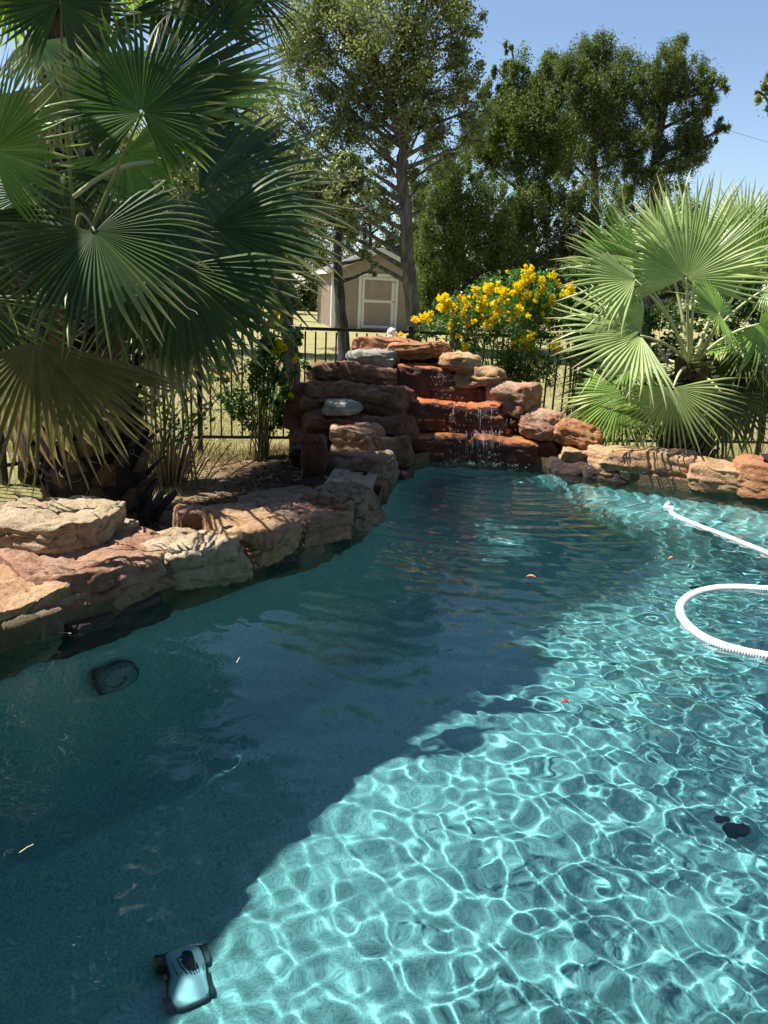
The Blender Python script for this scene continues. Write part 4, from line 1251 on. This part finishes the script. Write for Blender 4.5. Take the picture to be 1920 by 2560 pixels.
tree('cedar_tree', 'dark cedar with bare grey twigs below the ragged juniper', 28,
     [(1150, 690), (1150, 600), (1150, 500), (1150, 420)],
     [(1130, 430, 56), (1190, 460, 60), (1110, 500, 55), (1230, 420, 50), (1170, 560, 60), (1240, 530, 56), (1110, 600, 55), (1200, 640, 50), (1290, 480, 50), (1280, 590, 50), (1130, 660, 40)],
     'juniper', 66000, .05, 'bark_oak', r0=.16, seed=12, nclump=380, clump=.15, shell=.25, aspect=.35, twig=1)
tree('cedar_tree', 'dark cedar behind the small palm at the foot of the leaning juniper', 33,
     [(1380, 690), (1380, 600), (1380, 500)],
     [(1330, 420, 42), (1370, 450, 46), (1340, 520, 52), (1410, 520, 52), (1470, 470, 46), (1380, 600, 55), (1460, 580, 55), (1530, 520, 40), (1540, 600, 50), (1320, 620, 50), (1600, 560, 45), (1660, 560, 50)],
     'juniper', 50000, .055, 'bark_dark', r0=.18, seed=13, nclump=300, clump=.16, shell=.25, aspect=.35, twig=1)
tree('cedar_tree', 'pale olive cedar between the shed roof and the oak trunk', 42,
     [(800, 690), (800, 560), (800, 480)],
     [(760, 520, 46), (810, 470, 46), (860, 530, 46), (780, 430, 36), (700, 540, 46), (840, 420, 30), (905, 500, 40), (740, 470, 40), (900, 420, 40), (940, 360, 42), (960, 410, 44), (1000, 350, 40), (930, 290, 34), (650, 480, 50), (680, 420, 40), (920, 560, 44), (620, 540, 46)],
     'juniper2', 46000, .06, 'bark_oak', r0=.2, seed=14, nclump=260, clump=.16, shell=.2, aspect=.4)
tree('oak_tree', 'broad green oak crown behind the left palm', 22,
     [(380, 700), (380, 600), (380, 480), (400, 350)],
     [(400, 300, 80), (470, 380, 80), (330, 400, 90), (240, 330, 90), (420, 470, 80), (500, 300, 60), (300, 520, 80), (180, 450, 90), (100, 380, 80), (450, 560, 70), (350, 610, 70), (520, 450, 50), (480, 220, 50), (20, 300, 80)],
     'oak', 40000, .065, 'bark_dark', r0=.22, seed=15, nclump=380, clump=.16, shell=.2)
tree('oak_tree', 'leafy oak branches entering at the right edge against the sky', 20,
     [(1800, 700), (1800, 500), (1790, 350), (1760, 230)],
     [(1662, 190, 26), (1690, 150, 30), (1700, 220, 36), (1760, 180, 70), (1780, 280, 80), (1670, 235, 16), (1642, 198, 12), (1840, 120, 90)],
     'oak', 14000, .05, 'bark_dark', r0=.2, seed=16, nclump=200, clump=.16, shell=.2)
farlab = ['distant bushy tree behind the shed', 'distant olive tree low behind the yellow bush', 'distant low tree at the far right behind the small palm', 'distant round tree between the trunks', 'distant dark tree left of the shed',
          'distant grey-green tree behind the left palm leaves', 'distant tree at the far left behind the palm trunk', 'distant tree low behind the cedars']
for k, (bl, Y) in enumerate([([(620, 600, 60), (680, 610, 50), (560, 580, 60), (600, 530, 50), (700, 580, 44), (650, 560, 50), (740, 560, 50), (660, 640, 50), (600, 650, 50)], 60),
                             ([(960, 600, 60), (1040, 650, 50), (1120, 640, 60), (900, 640, 60), (1000, 560, 50)], 62),
                             ([(1560, 600, 60), (1640, 570, 60), (1720, 560, 70), (1620, 640, 50), (1500, 620, 50), (1660, 510, 24)], 64),
                             ([(880, 560, 56), (920, 500, 50), (900, 440, 46), (950, 400, 40), (860, 620, 50), (820, 560, 46), (930, 590, 40)], 58),
                             ([(480, 600, 70), (540, 640, 60), (420, 640, 60), (500, 540, 60), (560, 560, 56), (620, 500, 54), (600, 440, 50), (650, 560, 40), (520, 470, 56)], 52),
                             ([(300, 560, 80), (220, 620, 70), (360, 620, 70), (160, 540, 70)], 50),
                             ([(40, 560, 90), (-60, 520, 90), (100, 640, 70), (0, 650, 70)], 50),
                             ([(1260, 620, 70), (1340, 640, 60), (1420, 640, 60), (1180, 640, 60)], 58)]):
    x = bl[0][0]
    tree('background_tree', farlab[k], Y, [(x, 690), (x, bl[0][1] + 20)], bl, 'far', 21000, .10, 'bark_dark', r0=.22, seed=30 + k, nclump=150, clump=.2, shell=.15, aspect=.5, group='distant trees beyond the lawn')

# shrub builder: stems, foliage, flower clusters
LF['shrub'] = mat_leaf('shrub_leaf', [(.045, .10, .022), (.07, .15, .03), (.10, .20, .045)], rough=.4, trans=.3, spec=.45)
LF['shrub_dark'] = mat_leaf('shrub_leaf_dark', [(.03, .065, .018), (.045, .09, .024), (.075, .13, .035)], rough=.45, trans=.28, spec=.4)
LF['flower'] = mat_leaf('yellow_petal', [(.84, .66, .008), (.88, .74, .012), (.9, .80, .03)], rough=.5, trans=.3, spec=.2, tcol=(1.1, 1.05, .8))
M['stem'] = mat_plain('green_stem', (.16, .17, .06), rough=.6, var=.3)
M['stem_tan'] = mat_plain('dry_cut_stem', (.36, .27, .17), rough=.8, var=.35, scale=20)

def flower_mesh(seed, n=26, r=.06):
    """a cluster of small five-lobed trumpets"""
    rs = random.Random(seed); V = []; F = []
    for k in range(n):
        d = Vector((rs.gauss(0, 1), rs.gauss(0, 1), rs.gauss(.3, 1))).normalized()
        c = d * r * rs.uniform(.3, 1); c.z *= 1.1
        a = d.orthogonal().normalized(); b = d.cross(a); q = rs.uniform(.013, .02)
        n0 = len(V)
        V.append(tuple(c - d * q * 1.5))
        for j in range(10):
            t_ = j * math.pi / 5; rr_ = q * (1.05 if j % 2 == 0 else .62)
            V.append(tuple(c + (a * math.cos(t_) + b * math.sin(t_)) * rr_ + d * (q * .25 if j % 2 == 0 else 0)))
        for j in range(10): F.append([n0, n0 + 1 + j, n0 + 1 + (j + 1) % 10])
    return mesh_np('flower_cluster', V, np.array(F), [LF['flower']])
FM = [flower_mesh(k, n, r) for k, (n, r) in enumerate(((34, .07), (24, .055), (14, .04), (40, .08)))]

def bush(name, label, base, blobs, n, lsize, mat, flowers, seed, cat='shrub', nstem=16, aspect=.36, shell=.2, clump=.17, nclump=150, stemr=.008):
    rs = np.random.default_rng(seed); rr = random.Random(seed)
    base = Vector(base)
    root = empty(name, base, label, cat)
    P, cc = blob_points([(tuple(c), r, r * .8) for c, r in blobs], n, rs, shell=shell, clump=clump, nclump=nclump)
    C = np.concatenate(cc)
    mb_ = MB()
    for q in C[rs.permutation(len(C))[:nstem]]:
        q = Vector(q) - base
        s_ = Vector((rr.gauss(0, .05), rr.gauss(0, .05), 0))
        mid = s_.lerp(q, .5) + Vector((-.1 * q.x, -.1 * q.y, .12 * q.length))
        mb_.tube([s_, s_.lerp(mid, .5) + Vector((0, 0, .02)), mid, mid.lerp(q, .55), q], [stemr, stemr * .8, stemr * .65, stemr * .5, stemr * .3], 5, cap=False)
    mb_.build('stems', M['stem'], root, smooth=True)
    P = P[P[:, 2] > base.z + .02]
    V, F = leaf_cloud(P, lsize, rs, aspect, up=.6)
    obj_at('foliage', V - np.array(base), F, LF[mat], parent=root)
    for (p, s_) in flowers:
        o = bpy.data.objects.new('flower_cluster', FM[rr.randrange(4)])
        o.location = Vector(p) - base; o.scale = (s_, s_, s_ * rr.uniform(.8, 1.2)); o.rotation_euler = (rr.uniform(-.5, .5), rr.uniform(-.5, .5), rr.uniform(0, 6))
        link(o, root)
    return root

by = 8.98
rbx = PY(1080, 800, by)
bb = [(PY(x, y, by + random.Random(x + y).uniform(-.12, .3)), r / 190) for x, y, r in
      ((1010, 680, 50), (960, 690, 40), (1060, 650, 50), (1120, 640, 50), (1170, 640, 46), (1210, 640, 36), (1100, 710, 60), (1160, 710, 56), (1040, 740, 48), (1130, 780, 56), (1080, 790, 44), (1170, 790, 44), (1000, 730, 36), (930, 710, 26), (1210, 700, 40), (1150, 830, 40), (1215, 770, 26), (905, 722, 16), (1110, 600, 22), (1140, 590, 18))]
fl = [(1118, 618, 1.1), (1095, 585, .5), (1140, 585, 1.1), (1133, 608, 1.0), (1150, 600, .9), (957, 645, 1.1), (955, 662, 1.2), (965, 655, 1), (910, 686, .9), (925, 683, 1), (895, 690, .7), (1030, 640, .8), (1050, 625, .7), (1010, 660, 1),
      (1040, 665, 1.2), (1065, 655, 1), (1075, 672, 1.2), (1095, 650, 1), (1085, 690, 1), (1035, 690, .9), (1010, 700, .8), (1120, 670, 1), (1128, 655, .9), (1062, 700, .9), (1110, 740, 1.2), (1130, 735, 1.2), (1145, 725, 1), (1120, 752, 1.1), (1140, 748, 1),
      (1185, 690, .7), (1200, 745, 1.1), (1210, 755, 1.2), (1206, 735, 1), (1233, 620, .9), (1225, 633, 1), (1240, 632, .8), (1170, 605, .7), (1195, 595, .8), (1205, 610, .6), (1150, 790, .4), (1165, 780, .5), (1005, 748, .8), (990, 725, .5), (1052, 700, .8),
      (878, 722, .6), (865, 722, .5), (1085, 625, .7), (1160, 640, .8), (1175, 660, .7), (1000, 680, .8), (985, 665, .7), (1105, 690, .8), (1190, 640, .6), (1045, 645, .8), (1020, 720, .7)]
rf_ = random.Random(77)
for k in range(46):
    t_ = rf_.random(); fl.append((950 + 240 * t_ + rf_.gauss(0, 10), 660 - 60 * math.sin(t_ * 2.6) + abs(rf_.gauss(0, 45)), rf_.uniform(.5, 1.0)))
bush('flowering_shrub', 'large bush covered in yellow trumpet flowers behind the waterfall', (rbx.x, rbx.y, gz(rbx.x, rbx.y)), bb, 17000, .022, 'shrub',
     [(PY(x, y, by - .22 + random.Random(x * y).uniform(-.1, .12)), s_) for x, y, s_ in fl], 41, nstem=40, nclump=420)
ly = 8.1
lb = PZ(560, 985, 0)
bb = [(PY(x, y, ly + random.Random(x + y).uniform(-.15, .25)), r / 210) for x, y, r in
      ((610, 660, 30), (590, 730, 40), (640, 740, 26), (655, 780, 20), (600, 800, 40), (560, 830, 46), (600, 860, 44), (540, 890, 40), (610, 905, 34), (500, 870, 36), (560, 770, 36), (545, 690, 30), (480, 800, 34), (580, 620, 20))]
bush('flowering_shrub', 'loose leafy bush with a few yellow blooms against the fence, left of the waterfall', (lb.x, 8.15, gz(lb.x, 8.1)), bb, 8000, .024, 'shrub',
     [(PY(x, y, ly - .15), s_) for x, y, s_ in ((595, 680, .9), (605, 692, 1.1), (592, 700, 1), (600, 672, .7), (605, 742, .9), (598, 755, .8), (615, 750, .8), (586, 762, .6), (640, 775, .5), (632, 780, .5), (628, 855, .7), (590, 665, .6), (480, 615, .5))],
     42, nstem=34, nclump=170, aspect=.42)
# the cut-back clump of cane stems beside the palm
cb = PZ(365, 1035, gz(-1.6, 6.6)); cb = Vector((cb.x, cb.y, gz(cb.x, cb.y)))
CL = empty('cane_clump', cb, 'cut-back clump of tan canes with leafy shoots right of the big palm trunk', 'shrub')
rr = random.Random(8)
mb_ = MB()
for k in range(150):
    a = rr.uniform(0, 6.28); r_ = abs(rr.gauss(0, .16)); h = rr.uniform(.22, .5)
    s_ = Vector((math.cos(a) * r_, math.sin(a) * r_ * .7, 0)); e_ = s_ + Vector((math.cos(a) * (r_ * .8 + .05), math.sin(a) * (r_ * .6 + .03), h))
    mb_.tube([s_, s_.lerp(e_, .5) + Vector((0, 0, .02)), e_], [.007, .006, .0055], 5)
mb_.build('cane', M['stem_tan'], CL)['kind'] = 'stuff'
mb_ = MB(); LP = []
for (x, y) in ((330, 800), (345, 740), (372, 700), (355, 820), (400, 760), (430, 700), (420, 840), (470, 850), (500, 830), (310, 850), (290, 780), (450, 900), (395, 690)):
    e_ = PY(x, y, cb.y + rr.uniform(-.2, .3)) - cb; s_ = Vector((rr.gauss(0, .1), rr.gauss(0, .07), 0))
    mid = s_.lerp(e_, .5) + Vector((-.12 * e_.x, 0, .1))
    mb_.tube([s_, s_.lerp(mid, .5), mid, mid.lerp(e_, .5), e_], [.009, .008, .007, .006, .004], 5)
    for k in range(26):
        q = mid.lerp(e_, rr.uniform(-.2, 1.1)); LP.append(tuple(q + Vector((rr.gauss(0, .06), rr.gauss(0, .06), rr.gauss(0, .06)))))
mb_.build('shoot', M['stem'], CL, smooth=True)
V, F = leaf_cloud(np.array(LP), .032, np.random.default_rng(4), .5, .5)
obj_at('foliage', V, F, LF['shrub'], parent=CL)
# green shrubs behind the small palm
for (nm, lab, px, py, Y, bl, n, sd) in (
    ('green_shrub', 'bright green leafy bush between the yellow flowers and the small palm', 1250, 800, 9.0, ((1240, 590, 26), (1260, 640, 36), (1245, 700, 36), (1290, 690, 40), (1230, 650, 24), (1270, 760, 36), (1330, 760, 40)), 5200, 51),
    ('green_shrub', 'dark green bush behind the crown of the small palm', 1450, 820, 9.0, ((1380, 700, 44), (1450, 720, 50), (1520, 700, 50), (1590, 690, 50), (1420, 790, 44), (1500, 790, 44), (1650, 660, 50), (1650, 740, 50), (1570, 780, 44), (1370, 620, 36), (1600, 620, 44)), 7200, 52)):
    b0 = PY(px, py, Y)
    bush(nm, lab, (b0.x, Y, gz(b0.x, Y)), [(PY(x, y, Y + .1), r / 190) for x, y, r in bl], n, .03, 'shrub' if sd == 51 else 'shrub_dark', [], sd, nstem=30, nclump=160, aspect=.45)

# ------------------------------------------------------------------ ground litter and grass
def litter():
    rs = np.random.default_rng(9)
    n = 16000
    X = rs.uniform(-4.5, 6, n); Y = rs.uniform(3, 9.6, n)
    s = sdist(X, Y)
    p = np.exp(-((s - .9) / .9) ** 2) * (s > .25)
    k = rs.random(n) < p
    X, Y = X[k], Y[k]
    P = np.stack([X, Y, gz_np(X, Y) + .012], -1)
    a = rs.uniform(0, 6.28, len(P)); L = rs.uniform(.012, .045, len(P)); W = rs.uniform(.003, .009, len(P)); tl = rs.normal(0, .3, len(P))
    d = np.stack([np.cos(a), np.sin(a), tl], -1) * L[:, None]; s_ = np.stack([-np.sin(a), np.cos(a), rs.normal(0, .4, len(P))], -1) * W[:, None]
    V = np.stack([P - d - s_, P + d - s_, P + d + s_, P - d + s_], 1).reshape(-1, 3)
    m = mat_leaf('bark_mulch', [(.03, .02, .014), (.09, .055, .035), (.20, .13, .08), (.34, .24, .15)], rough=.9, trans=.0, spec=.1)
    tag(obj_at('bark_mulch', V, np.arange(len(V)).reshape(-1, 4), m), 'dark bark mulch and fallen dry bits covering the planting beds', 'mulch', kind='stuff')
litter()

def grass():
    rs = np.random.default_rng(12)
    n = 60000
    Y = 8.2 + rs.random(n) ** 1.7 * 14; X = rs.uniform(-1, 1, n) * (Y * .62) 
    s = sdist(X, Y)
    k = (s > 1.2) | (rs.random(n) < .0)
    n2 = 9000
    X2 = rs.uniform(-6, -1.2, n2); Y2 = rs.uniform(5.6, 9.0, n2); k2 = sdist(X2, Y2) > 1.7
    X = np.concatenate([X[k], X2[k2]]); Y = np.concatenate([Y[k], Y2[k2]])
    z = gz_np(X, Y)
    h = rs.uniform(.03, .12, len(X)) * (1 + .6 * np.sin(X * 1.7) * np.cos(Y * 1.3)); a = rs.uniform(0, 6.28, len(X)); w_ = .004 + .0006 * (Y - 8)
    dx, dy = np.cos(a), np.sin(a); lean = rs.normal(0, .45, (len(X), 2)) * h[:, None]
    V = np.stack([np.stack([X - dx * w_, Y - dy * w_, z - .01], -1), np.stack([X + dx * w_, Y + dy * w_, z - .01], -1), np.stack([X + lean[:, 0], Y + lean[:, 1], z + h], -1)], 1).reshape(-1, 3)
    m = mat_leaf('dry_grass', [(.16, .17, .06), (.26, .25, .10), (.36, .31, .15), (.44, .37, .21)], rough=.8, trans=.25, spec=.15, tcol=(1.2, 1.2, .7))
    tag(obj_at('grass', V, np.arange(len(V)).reshape(-1, 3), m), 'dry yellow-green lawn grass on both sides of the black fence', 'grass', kind='stuff')
grass()

# ------------------------------------------------------------------ pool hose, cleaner and drift
HM = mat_plain('white_hose_plastic', (.78, .80, .80), rough=.35, var=.05)
def hose(name, px, r, label, z=.004, wob=.0, kind=None):
    q = [PZ(x, y, 0) for x, y in px]
    # Catmull-Rom
    pts = []
    for i in range(len(q) - 1):
        p0, p1, p2_, p3 = q[max(0, i - 1)], q[i], q[i + 1], q[min(len(q) - 1, i + 2)]
        nn = max(2, int((p2_ - p1).length / .0034))
        for k in range(nn):
            u = k / nn
            pts.append(.5 * ((2 * p1) + (p2_ - p0) * u + (2 * p0 - 5 * p1 + 4 * p2_ - p3) * u * u + (3 * p1 - p0 - 3 * p2_ + p3) * u ** 3))
    rad = []
    for i, p in enumerate(pts):
        p.z = z
        rad.append(r * (1 + .06 * (1 if (i // 2) % 2 else -1)))
    b0 = pts[0].copy()
    mb_ = MB(); mb_.tube([p - b0 for p in pts], rad, 12)
    o = mb_.build(name, HM, None, smooth=False); o.location = b0
    tag(o, label, 'hose')
    return o
hose('pool_hose', [(1800, 1268), (1720, 1270), (1659, 1274), (1600, 1271), (1545, 1273), (1500, 1284), (1473, 1303), (1469, 1325), (1483, 1350), (1515, 1376), (1560, 1396), (1610, 1410), (1660, 1419), (1760, 1434)], .023,
     'thick white ribbed pool hose floating in a wide loop')
hose('pool_hose', [(1444, 1088), (1438, 1096), (1452, 1099), (1450, 1108), (1470, 1120), (1510, 1137), (1560, 1156), (1610, 1176), (1659, 1196), (1740, 1232)], .017,
     'thin white ribbed hose running from the far right wall across the water')

# the cleaner on the floor
rp = PF(405, 2085, -DEEP + .09)
RB = empty('pool_cleaner', (rp.x, rp.y, -DEEP + .01), 'small white robotic pool cleaner with dark wheels lying on the pool floor', 'pool cleaner', rz=R(25))
RB.scale = (.8, .85, .5)
def lens(name, prof, mat, parent, nseg=20, sx=1, sy=1, loc=(0, 0, 0)):
    V = []; F = []
    for (r_, z) in prof:
        for k in range(nseg):
            a = 2 * math.pi * k / nseg
            ca, sa = math.cos(a), math.sin(a)
            rr_ = r_ / (abs(ca) ** 4 + abs(sa) ** 4) ** .25
            V.append((rr_ * ca * sx, rr_ * sa * sy, z))
    for i in range(len(prof) - 1):
        for k in range(nseg): F.append([i * nseg + k, i * nseg + (k + 1) % nseg, (i + 1) * nseg + (k + 1) % nseg, (i + 1) * nseg + k])
    me = mesh_np(name, V, [np.array(F), np.array([[(len(prof) - 1) * nseg + k for k in range(nseg)]])], [mat], None, True)
    o = bpy.data.objects.new(name, me); o.location = loc; link(o, parent); o.cycles.is_caustics_receiver = True
    return o
WH = mat_plain('cleaner_shell', (.44, .52, .56), rough=.7, var=.05); DK = mat_plain('cleaner_dark', (.02, .022, .025), rough=.5); YL = mat_plain('cleaner_yellow', (.5, .38, .04), rough=.5)
lens('body', [(.10, .03), (.115, .06), (.105, .11), (.07, .14), (.03, .15)], WH, RB, 28, .85, 1.15)
lens('bumper', [(.105, .02), (.125, .03), (.125, .05), (.105, .06)], DK, RB, 28, .85, 1.15)
for k in range(9):
    mb_ = MB(); mb_.box((-.072 + .018 * k, .0, .150 - .0017 * (k - 4) ** 2), (.008, .10 - .008 * abs(k - 4), .012)); o = mb_.build('vent', DK, RB); o.cycles.is_caustics_receiver = True
for sx in (-1, 1):
    for sy in (-1, 1):
        mb_ = MB(); mb_.tube([(sx * .095, sy * .08, .045), (sx * .13, sy * .08, .045)], .045, 16); w_ = mb_.build('wheel', DK, RB, smooth=False); w_.cycles.is_caustics_receiver = True
        mb_ = MB(); mb_.tube([(sx * .13, sy * .08, .045), (sx * .134, sy * .08, .045)], .025, 12); w2 = mb_.build('hub', YL, w_); w2.cycles.is_caustics_receiver = True
mb_ = MB(); mb_.tube([(0, 0, .14), (0, .01, .19), (.01, .03, .22)], .02, 12); mb_.build('hose_port', DK, RB, smooth=True)

# drain grate under water on the left
def basin_z(x, y):
    d = max(0.0, -float(sdist(np.array([x]), np.array([y]))[0]))
    return -DEEP + (DEEP - 0.25) * (1 - min(d / 0.42, 1)) ** 2.4
zq = -.3
for _ in range(200):
    dp = PF(240, 1462, zq)
    if zq <= basin_z(dp.x, dp.y): break
    zq -= .006
DR = empty('drain_grate', (dp.x, dp.y, zq + .02), 'round dark drain cover with small holes under the shaded water at the left', 'drain cover')
e_ = .03
gn = Vector((basin_z(dp.x - e_, dp.y) - basin_z(dp.x + e_, dp.y), basin_z(dp.x, dp.y - e_) - basin_z(dp.x, dp.y + e_), 2 * e_)).normalized()
DR.rotation_euler = gn.to_track_quat('Z', 'Y').to_euler()
DR.location += gn * .02
dcol = mat_plain('drain_plastic', (.16, .19, .20), rough=.5)
lens('cover', [(.10, .01), (.105, .03), (.09, .05), (.05, .06)], dcol, DR, 32)
lens('rim', [(.115, 0), (.12, .02), (.112, .03), (.10, .032)], mat_plain('drain_rim', (.05, .06, .06)), DR, 32)
for k in range(26):
    r_ = .035 + .075 * ((k * .618) % 1); a = k * 2.4
    mb_ = MB(); mb_.box((r_ * math.cos(a), r_ * math.sin(a), .063 - .25 * max(0, r_ - .04)), (.018, .007, .006), rotz(a)); mb_.build('hole', DK, DR)

# drifting bits
lm = mat_plain('fallen_leaf', (.55, .22, .06), rough=.6)
def flat_leaf(name, px, py, L, W, rz, mat, label, z=.012, curl=.012):
    q = PZ(px, py, 0) if z > -.5 else PF(px, py, z)
    V = []; F = []
    n = 7
    for k in range(n):
        u = k / (n - 1); w_ = W * math.sin(math.pi * min(.96, max(.06, u))) ** .8
        zc = curl * math.sin(u * math.pi)
        V += [(L * (u - .5), -w_ / 2, zc + curl * .8), (L * (u - .5), 0, zc), (L * (u - .5), w_ / 2, zc + curl * .8)]
    for k in range(n - 1):
        a = k * 3; F += [[a, a + 3, a + 4, a + 1], [a + 1, a + 4, a + 5, a + 2]]
    o = bpy.data.objects.new(name, mesh_np(name, V, np.array(F), [mat], None, True)); o.location = (q.x, q.y, z); o.rotation_euler = (0, 0, R(rz)); link(o)
    return tag(o, label, 'leaf')
flat_leaf('fallen_leaf', 1147, 1253, .06, .028, -10, lm, 'single orange leaf floating on the dark blue middle of the pool')
flat_leaf('fallen_leaf', 1450, 1212, .05, .025, 20, lm, 'small orange leaf floating near the far right border stones')
flat_leaf('fallen_leaf', 1219, 1526, .035, .02, 0, mat_plain('red_petal', (.6, .03, .03), rough=.5), 'tiny red petal floating over the sunlit ripples')
straw = mat_plain('straw', (.62, .56, .42), rough=.7)
for (x0, y0, x1, y1, lab) in ((88, 1366, 154, 1368, 'pale straw floating beside the lower left border stones'), (42, 1842, 72, 1824, 'short pale straw floating on the dark water at the far left'), (518, 1420, 511, 1432, 'tiny straw floating in the middle of the dark water')):
    a, b = PZ(x0, y0, .006), PZ(x1, y1, .006)
    mb_ = MB(); mb_.tube([Vector((0, 0, 0)), (b - a) * .5 + Vector((0, 0, .003)), b - a], .0016, 5); o = mb_.build('straw', straw); o.location = a; tag(o, lab, 'straw')
for (x, y, s_, lab) in ((1590, 1792, .05, 'larger black clump of wet leaves under the rippled water at the right'), (1560, 1770, .03, 'smaller black clump of wet leaves just above the larger one'), (1500, 1268, .034, 'dark clump in the water behind the floating hose loop')):
    q = PF(x, y, -.12)
    o = blob('leaf_clump', [((0, 0, 0), (s_, s_ * .7, s_ * .3)), ((s_ * .6, s_ * .3, 0), (s_ * .5, s_ * .4, s_ * .25)), ((-s_ * .5, -s_ * .5, 0), (s_ * .45, s_ * .5, s_ * .2))], DK, None, q)
    tag(o, lab, 'debris')
# dark bowl on the far right border stones
q = PZ(1662, 990, .36)
bw = lens('bowl', [(.09, 0), (.15, .03), (.2, .07), (.19, .072), (.14, .035), (.08, .015)], DK, None, 28, .8, .8, (q.x + .12, q.y + .02, .30))
tag(bw, 'dark shallow bowl on the orange stone at the right edge', 'bowl')

# ------------------------------------------------------------------ overhead wire
mb_ = MB(); wp = []
for k in range(25):
    u = k / 24; p = PY(1070 + (1700 - 1070) * u, 88 + (320 - 88) * u, 45.0 - 5 * u); p.z -= .5 * math.sin(u * math.pi) * .5; wp.append(p)
b0 = wp[0].copy(); mb_.tube([p - b0 for p in wp], .010, 4)
o = mb_.build('power_line', mat_plain('cable', (.12, .12, .13), rough=.6)); o.location = b0
tag(o, 'thin overhead cable sloping across the sky behind the trees on the right', 'cable')

# ------------------------------------------------------------------ unseen roof left of the pool, outline shaped to shade the near water
H_ = 4.5
def sh(x, y):   # point on the water surface -> where the roof must be to shade it
    return (x + SUNV.x / SUNV.z * H_, y + SUNV.y / SUNV.z * H_)
hs_ = math.hypot(SUNV.x, SUNV.y) / 1.33
kx = DEEP * hs_ / math.sqrt(1 - hs_ ** 2) / math.hypot(SUNV.x, SUNV.y)
edge = []
for (px, py) in ((300, 2240), (520, 1890), (730, 1690), (900, 1570), (1030, 1490), (1140, 1470), (1150, 1420)):
    q = PF(px, py, -DEEP); edge.append(sh(q.x + SUNV.x * kx, q.y + SUNV.y * kx))
poly = [sh(-2.4, 0.4)] + edge + [sh(.1, 5.2), sh(-.25, 4.97), sh(-.55, 4.58), sh(-.98, 4.13), sh(-1.25, 3.71), sh(-1.45, 3.43), sh(-1.66, 3.19), sh(-2.5, 2.6), sh(-7.4, 2.4), sh(-7.4, -4.2), sh(-2.4, -4.2)]
PR = empty('shading_roof', (poly[-1][0], poly[-1][1], 0), 'unseen roof on wooden posts left of the pool, outline shaped to shade the water', 'roof')
V = [(x - PR.location.x, y - PR.location.y, H_ + dz) for dz in (0, .14) for x, y in poly]
k = len(poly)
me = mesh_np('shading_panel', V, [np.array([list(range(k))[::-1], list(range(k, 2 * k))]), np.array([[i, (i + 1) % k, k + (i + 1) % k, k + i] for i in range(k)])], [mat_plain('brown_roof', (.16, .12, .09), rough=.9)])
link(bpy.data.objects.new('shading_panel', me), PR)
for (x, y) in ((poly[16][0] - .9, poly[16][1] - .9), (poly[0][0] - .6, poly[0][1]), (poly[-3][0] + .3, poly[-3][1] - .3), (poly[-2][0] + .3, poly[-2][1] + .3), (poly[-1][0] - .3, poly[-1][1] + .3)):
    mb_ = MB(); mb_.box((x - PR.location.x, y - PR.location.y, H_ / 2), (.14, .14, H_)); mb_.build('post', mat_plain('post_wood', (.2, .14, .09), rough=.8), PR)

# unseen building and porch, added behind the camera to cut sky light
HO = empty('blocker_house', (0, -5, 0), 'unseen tan building wall with a porch, added behind the camera to block sky light', 'blocker_house')
hw = mat_plain('tan_stucco', (.34, .27, .20), rough=.9)
mb_ = MB(); mb_.box((0, -.2, 2.9), (26, .4, 6.0)); mb_.build('wall', hw, HO)
rfm = mat_plain('blocker_porch_roof', (.12, .10, .09), rough=.9)
mb_ = MB(); mb_.box((2.0, 3.05, 3.6), (15, 6.1, .2)); mb_.build('blocker_porch_roof', rfm, HO)
for x in (-5, -3.2, 6.2, 9):
    mb_ = MB(); mb_.box((x, 5.2, 1.75), (.25, .25, 3.5)); mb_.build('porch_post', hw, HO)
for x in (-3.5, 3, 6.5):
    mb_ = MB(); mb_.box((x, .02, 1.5), (1.5, .06, 1.4)); w_ = mb_.build('window', mat_plain('window_glass', (.04, .05, .06), rough=.1), HO)
    for (cx, cz, a_, b_2) in ((0, .74, 1.64, .07), (0, -.74, 1.64, .07), (-.79, 0, .07, 1.42), (.79, 0, .07, 1.42)):
        mb_ = MB(); mb_.box((x + cx, .06, 1.5 + cz), (a_, .08, b_2)); mb_.build('frame', mat_plain('window_frame', (.6, .6, .57)), w_)

# unseen oak copies, added on both sides to block sky light
src = [o for o in SC.objects if o.name == 'oak_tree'][0]
kids = [c for c in SC.objects if c.parent is src]
for (x, y, rz, sc_, lab) in ((13, 4, 1.0, .9, 'unseen live oak added right of the pool to block sky light'), (15, 13, 2.2, .8, 'unseen live oak added right of the garden beyond the fence to block sky light'),
                        (-14, 6, 4.0, 1.0, 'unseen live oak added far left of the pool to block sky light')):
    r_ = dup(src, loc=(x, y, -.16), rot=(0, 0, rz), scale=(sc_, sc_, sc_)); r_['label'] = lab
    for c in kids: dup(c, r_)
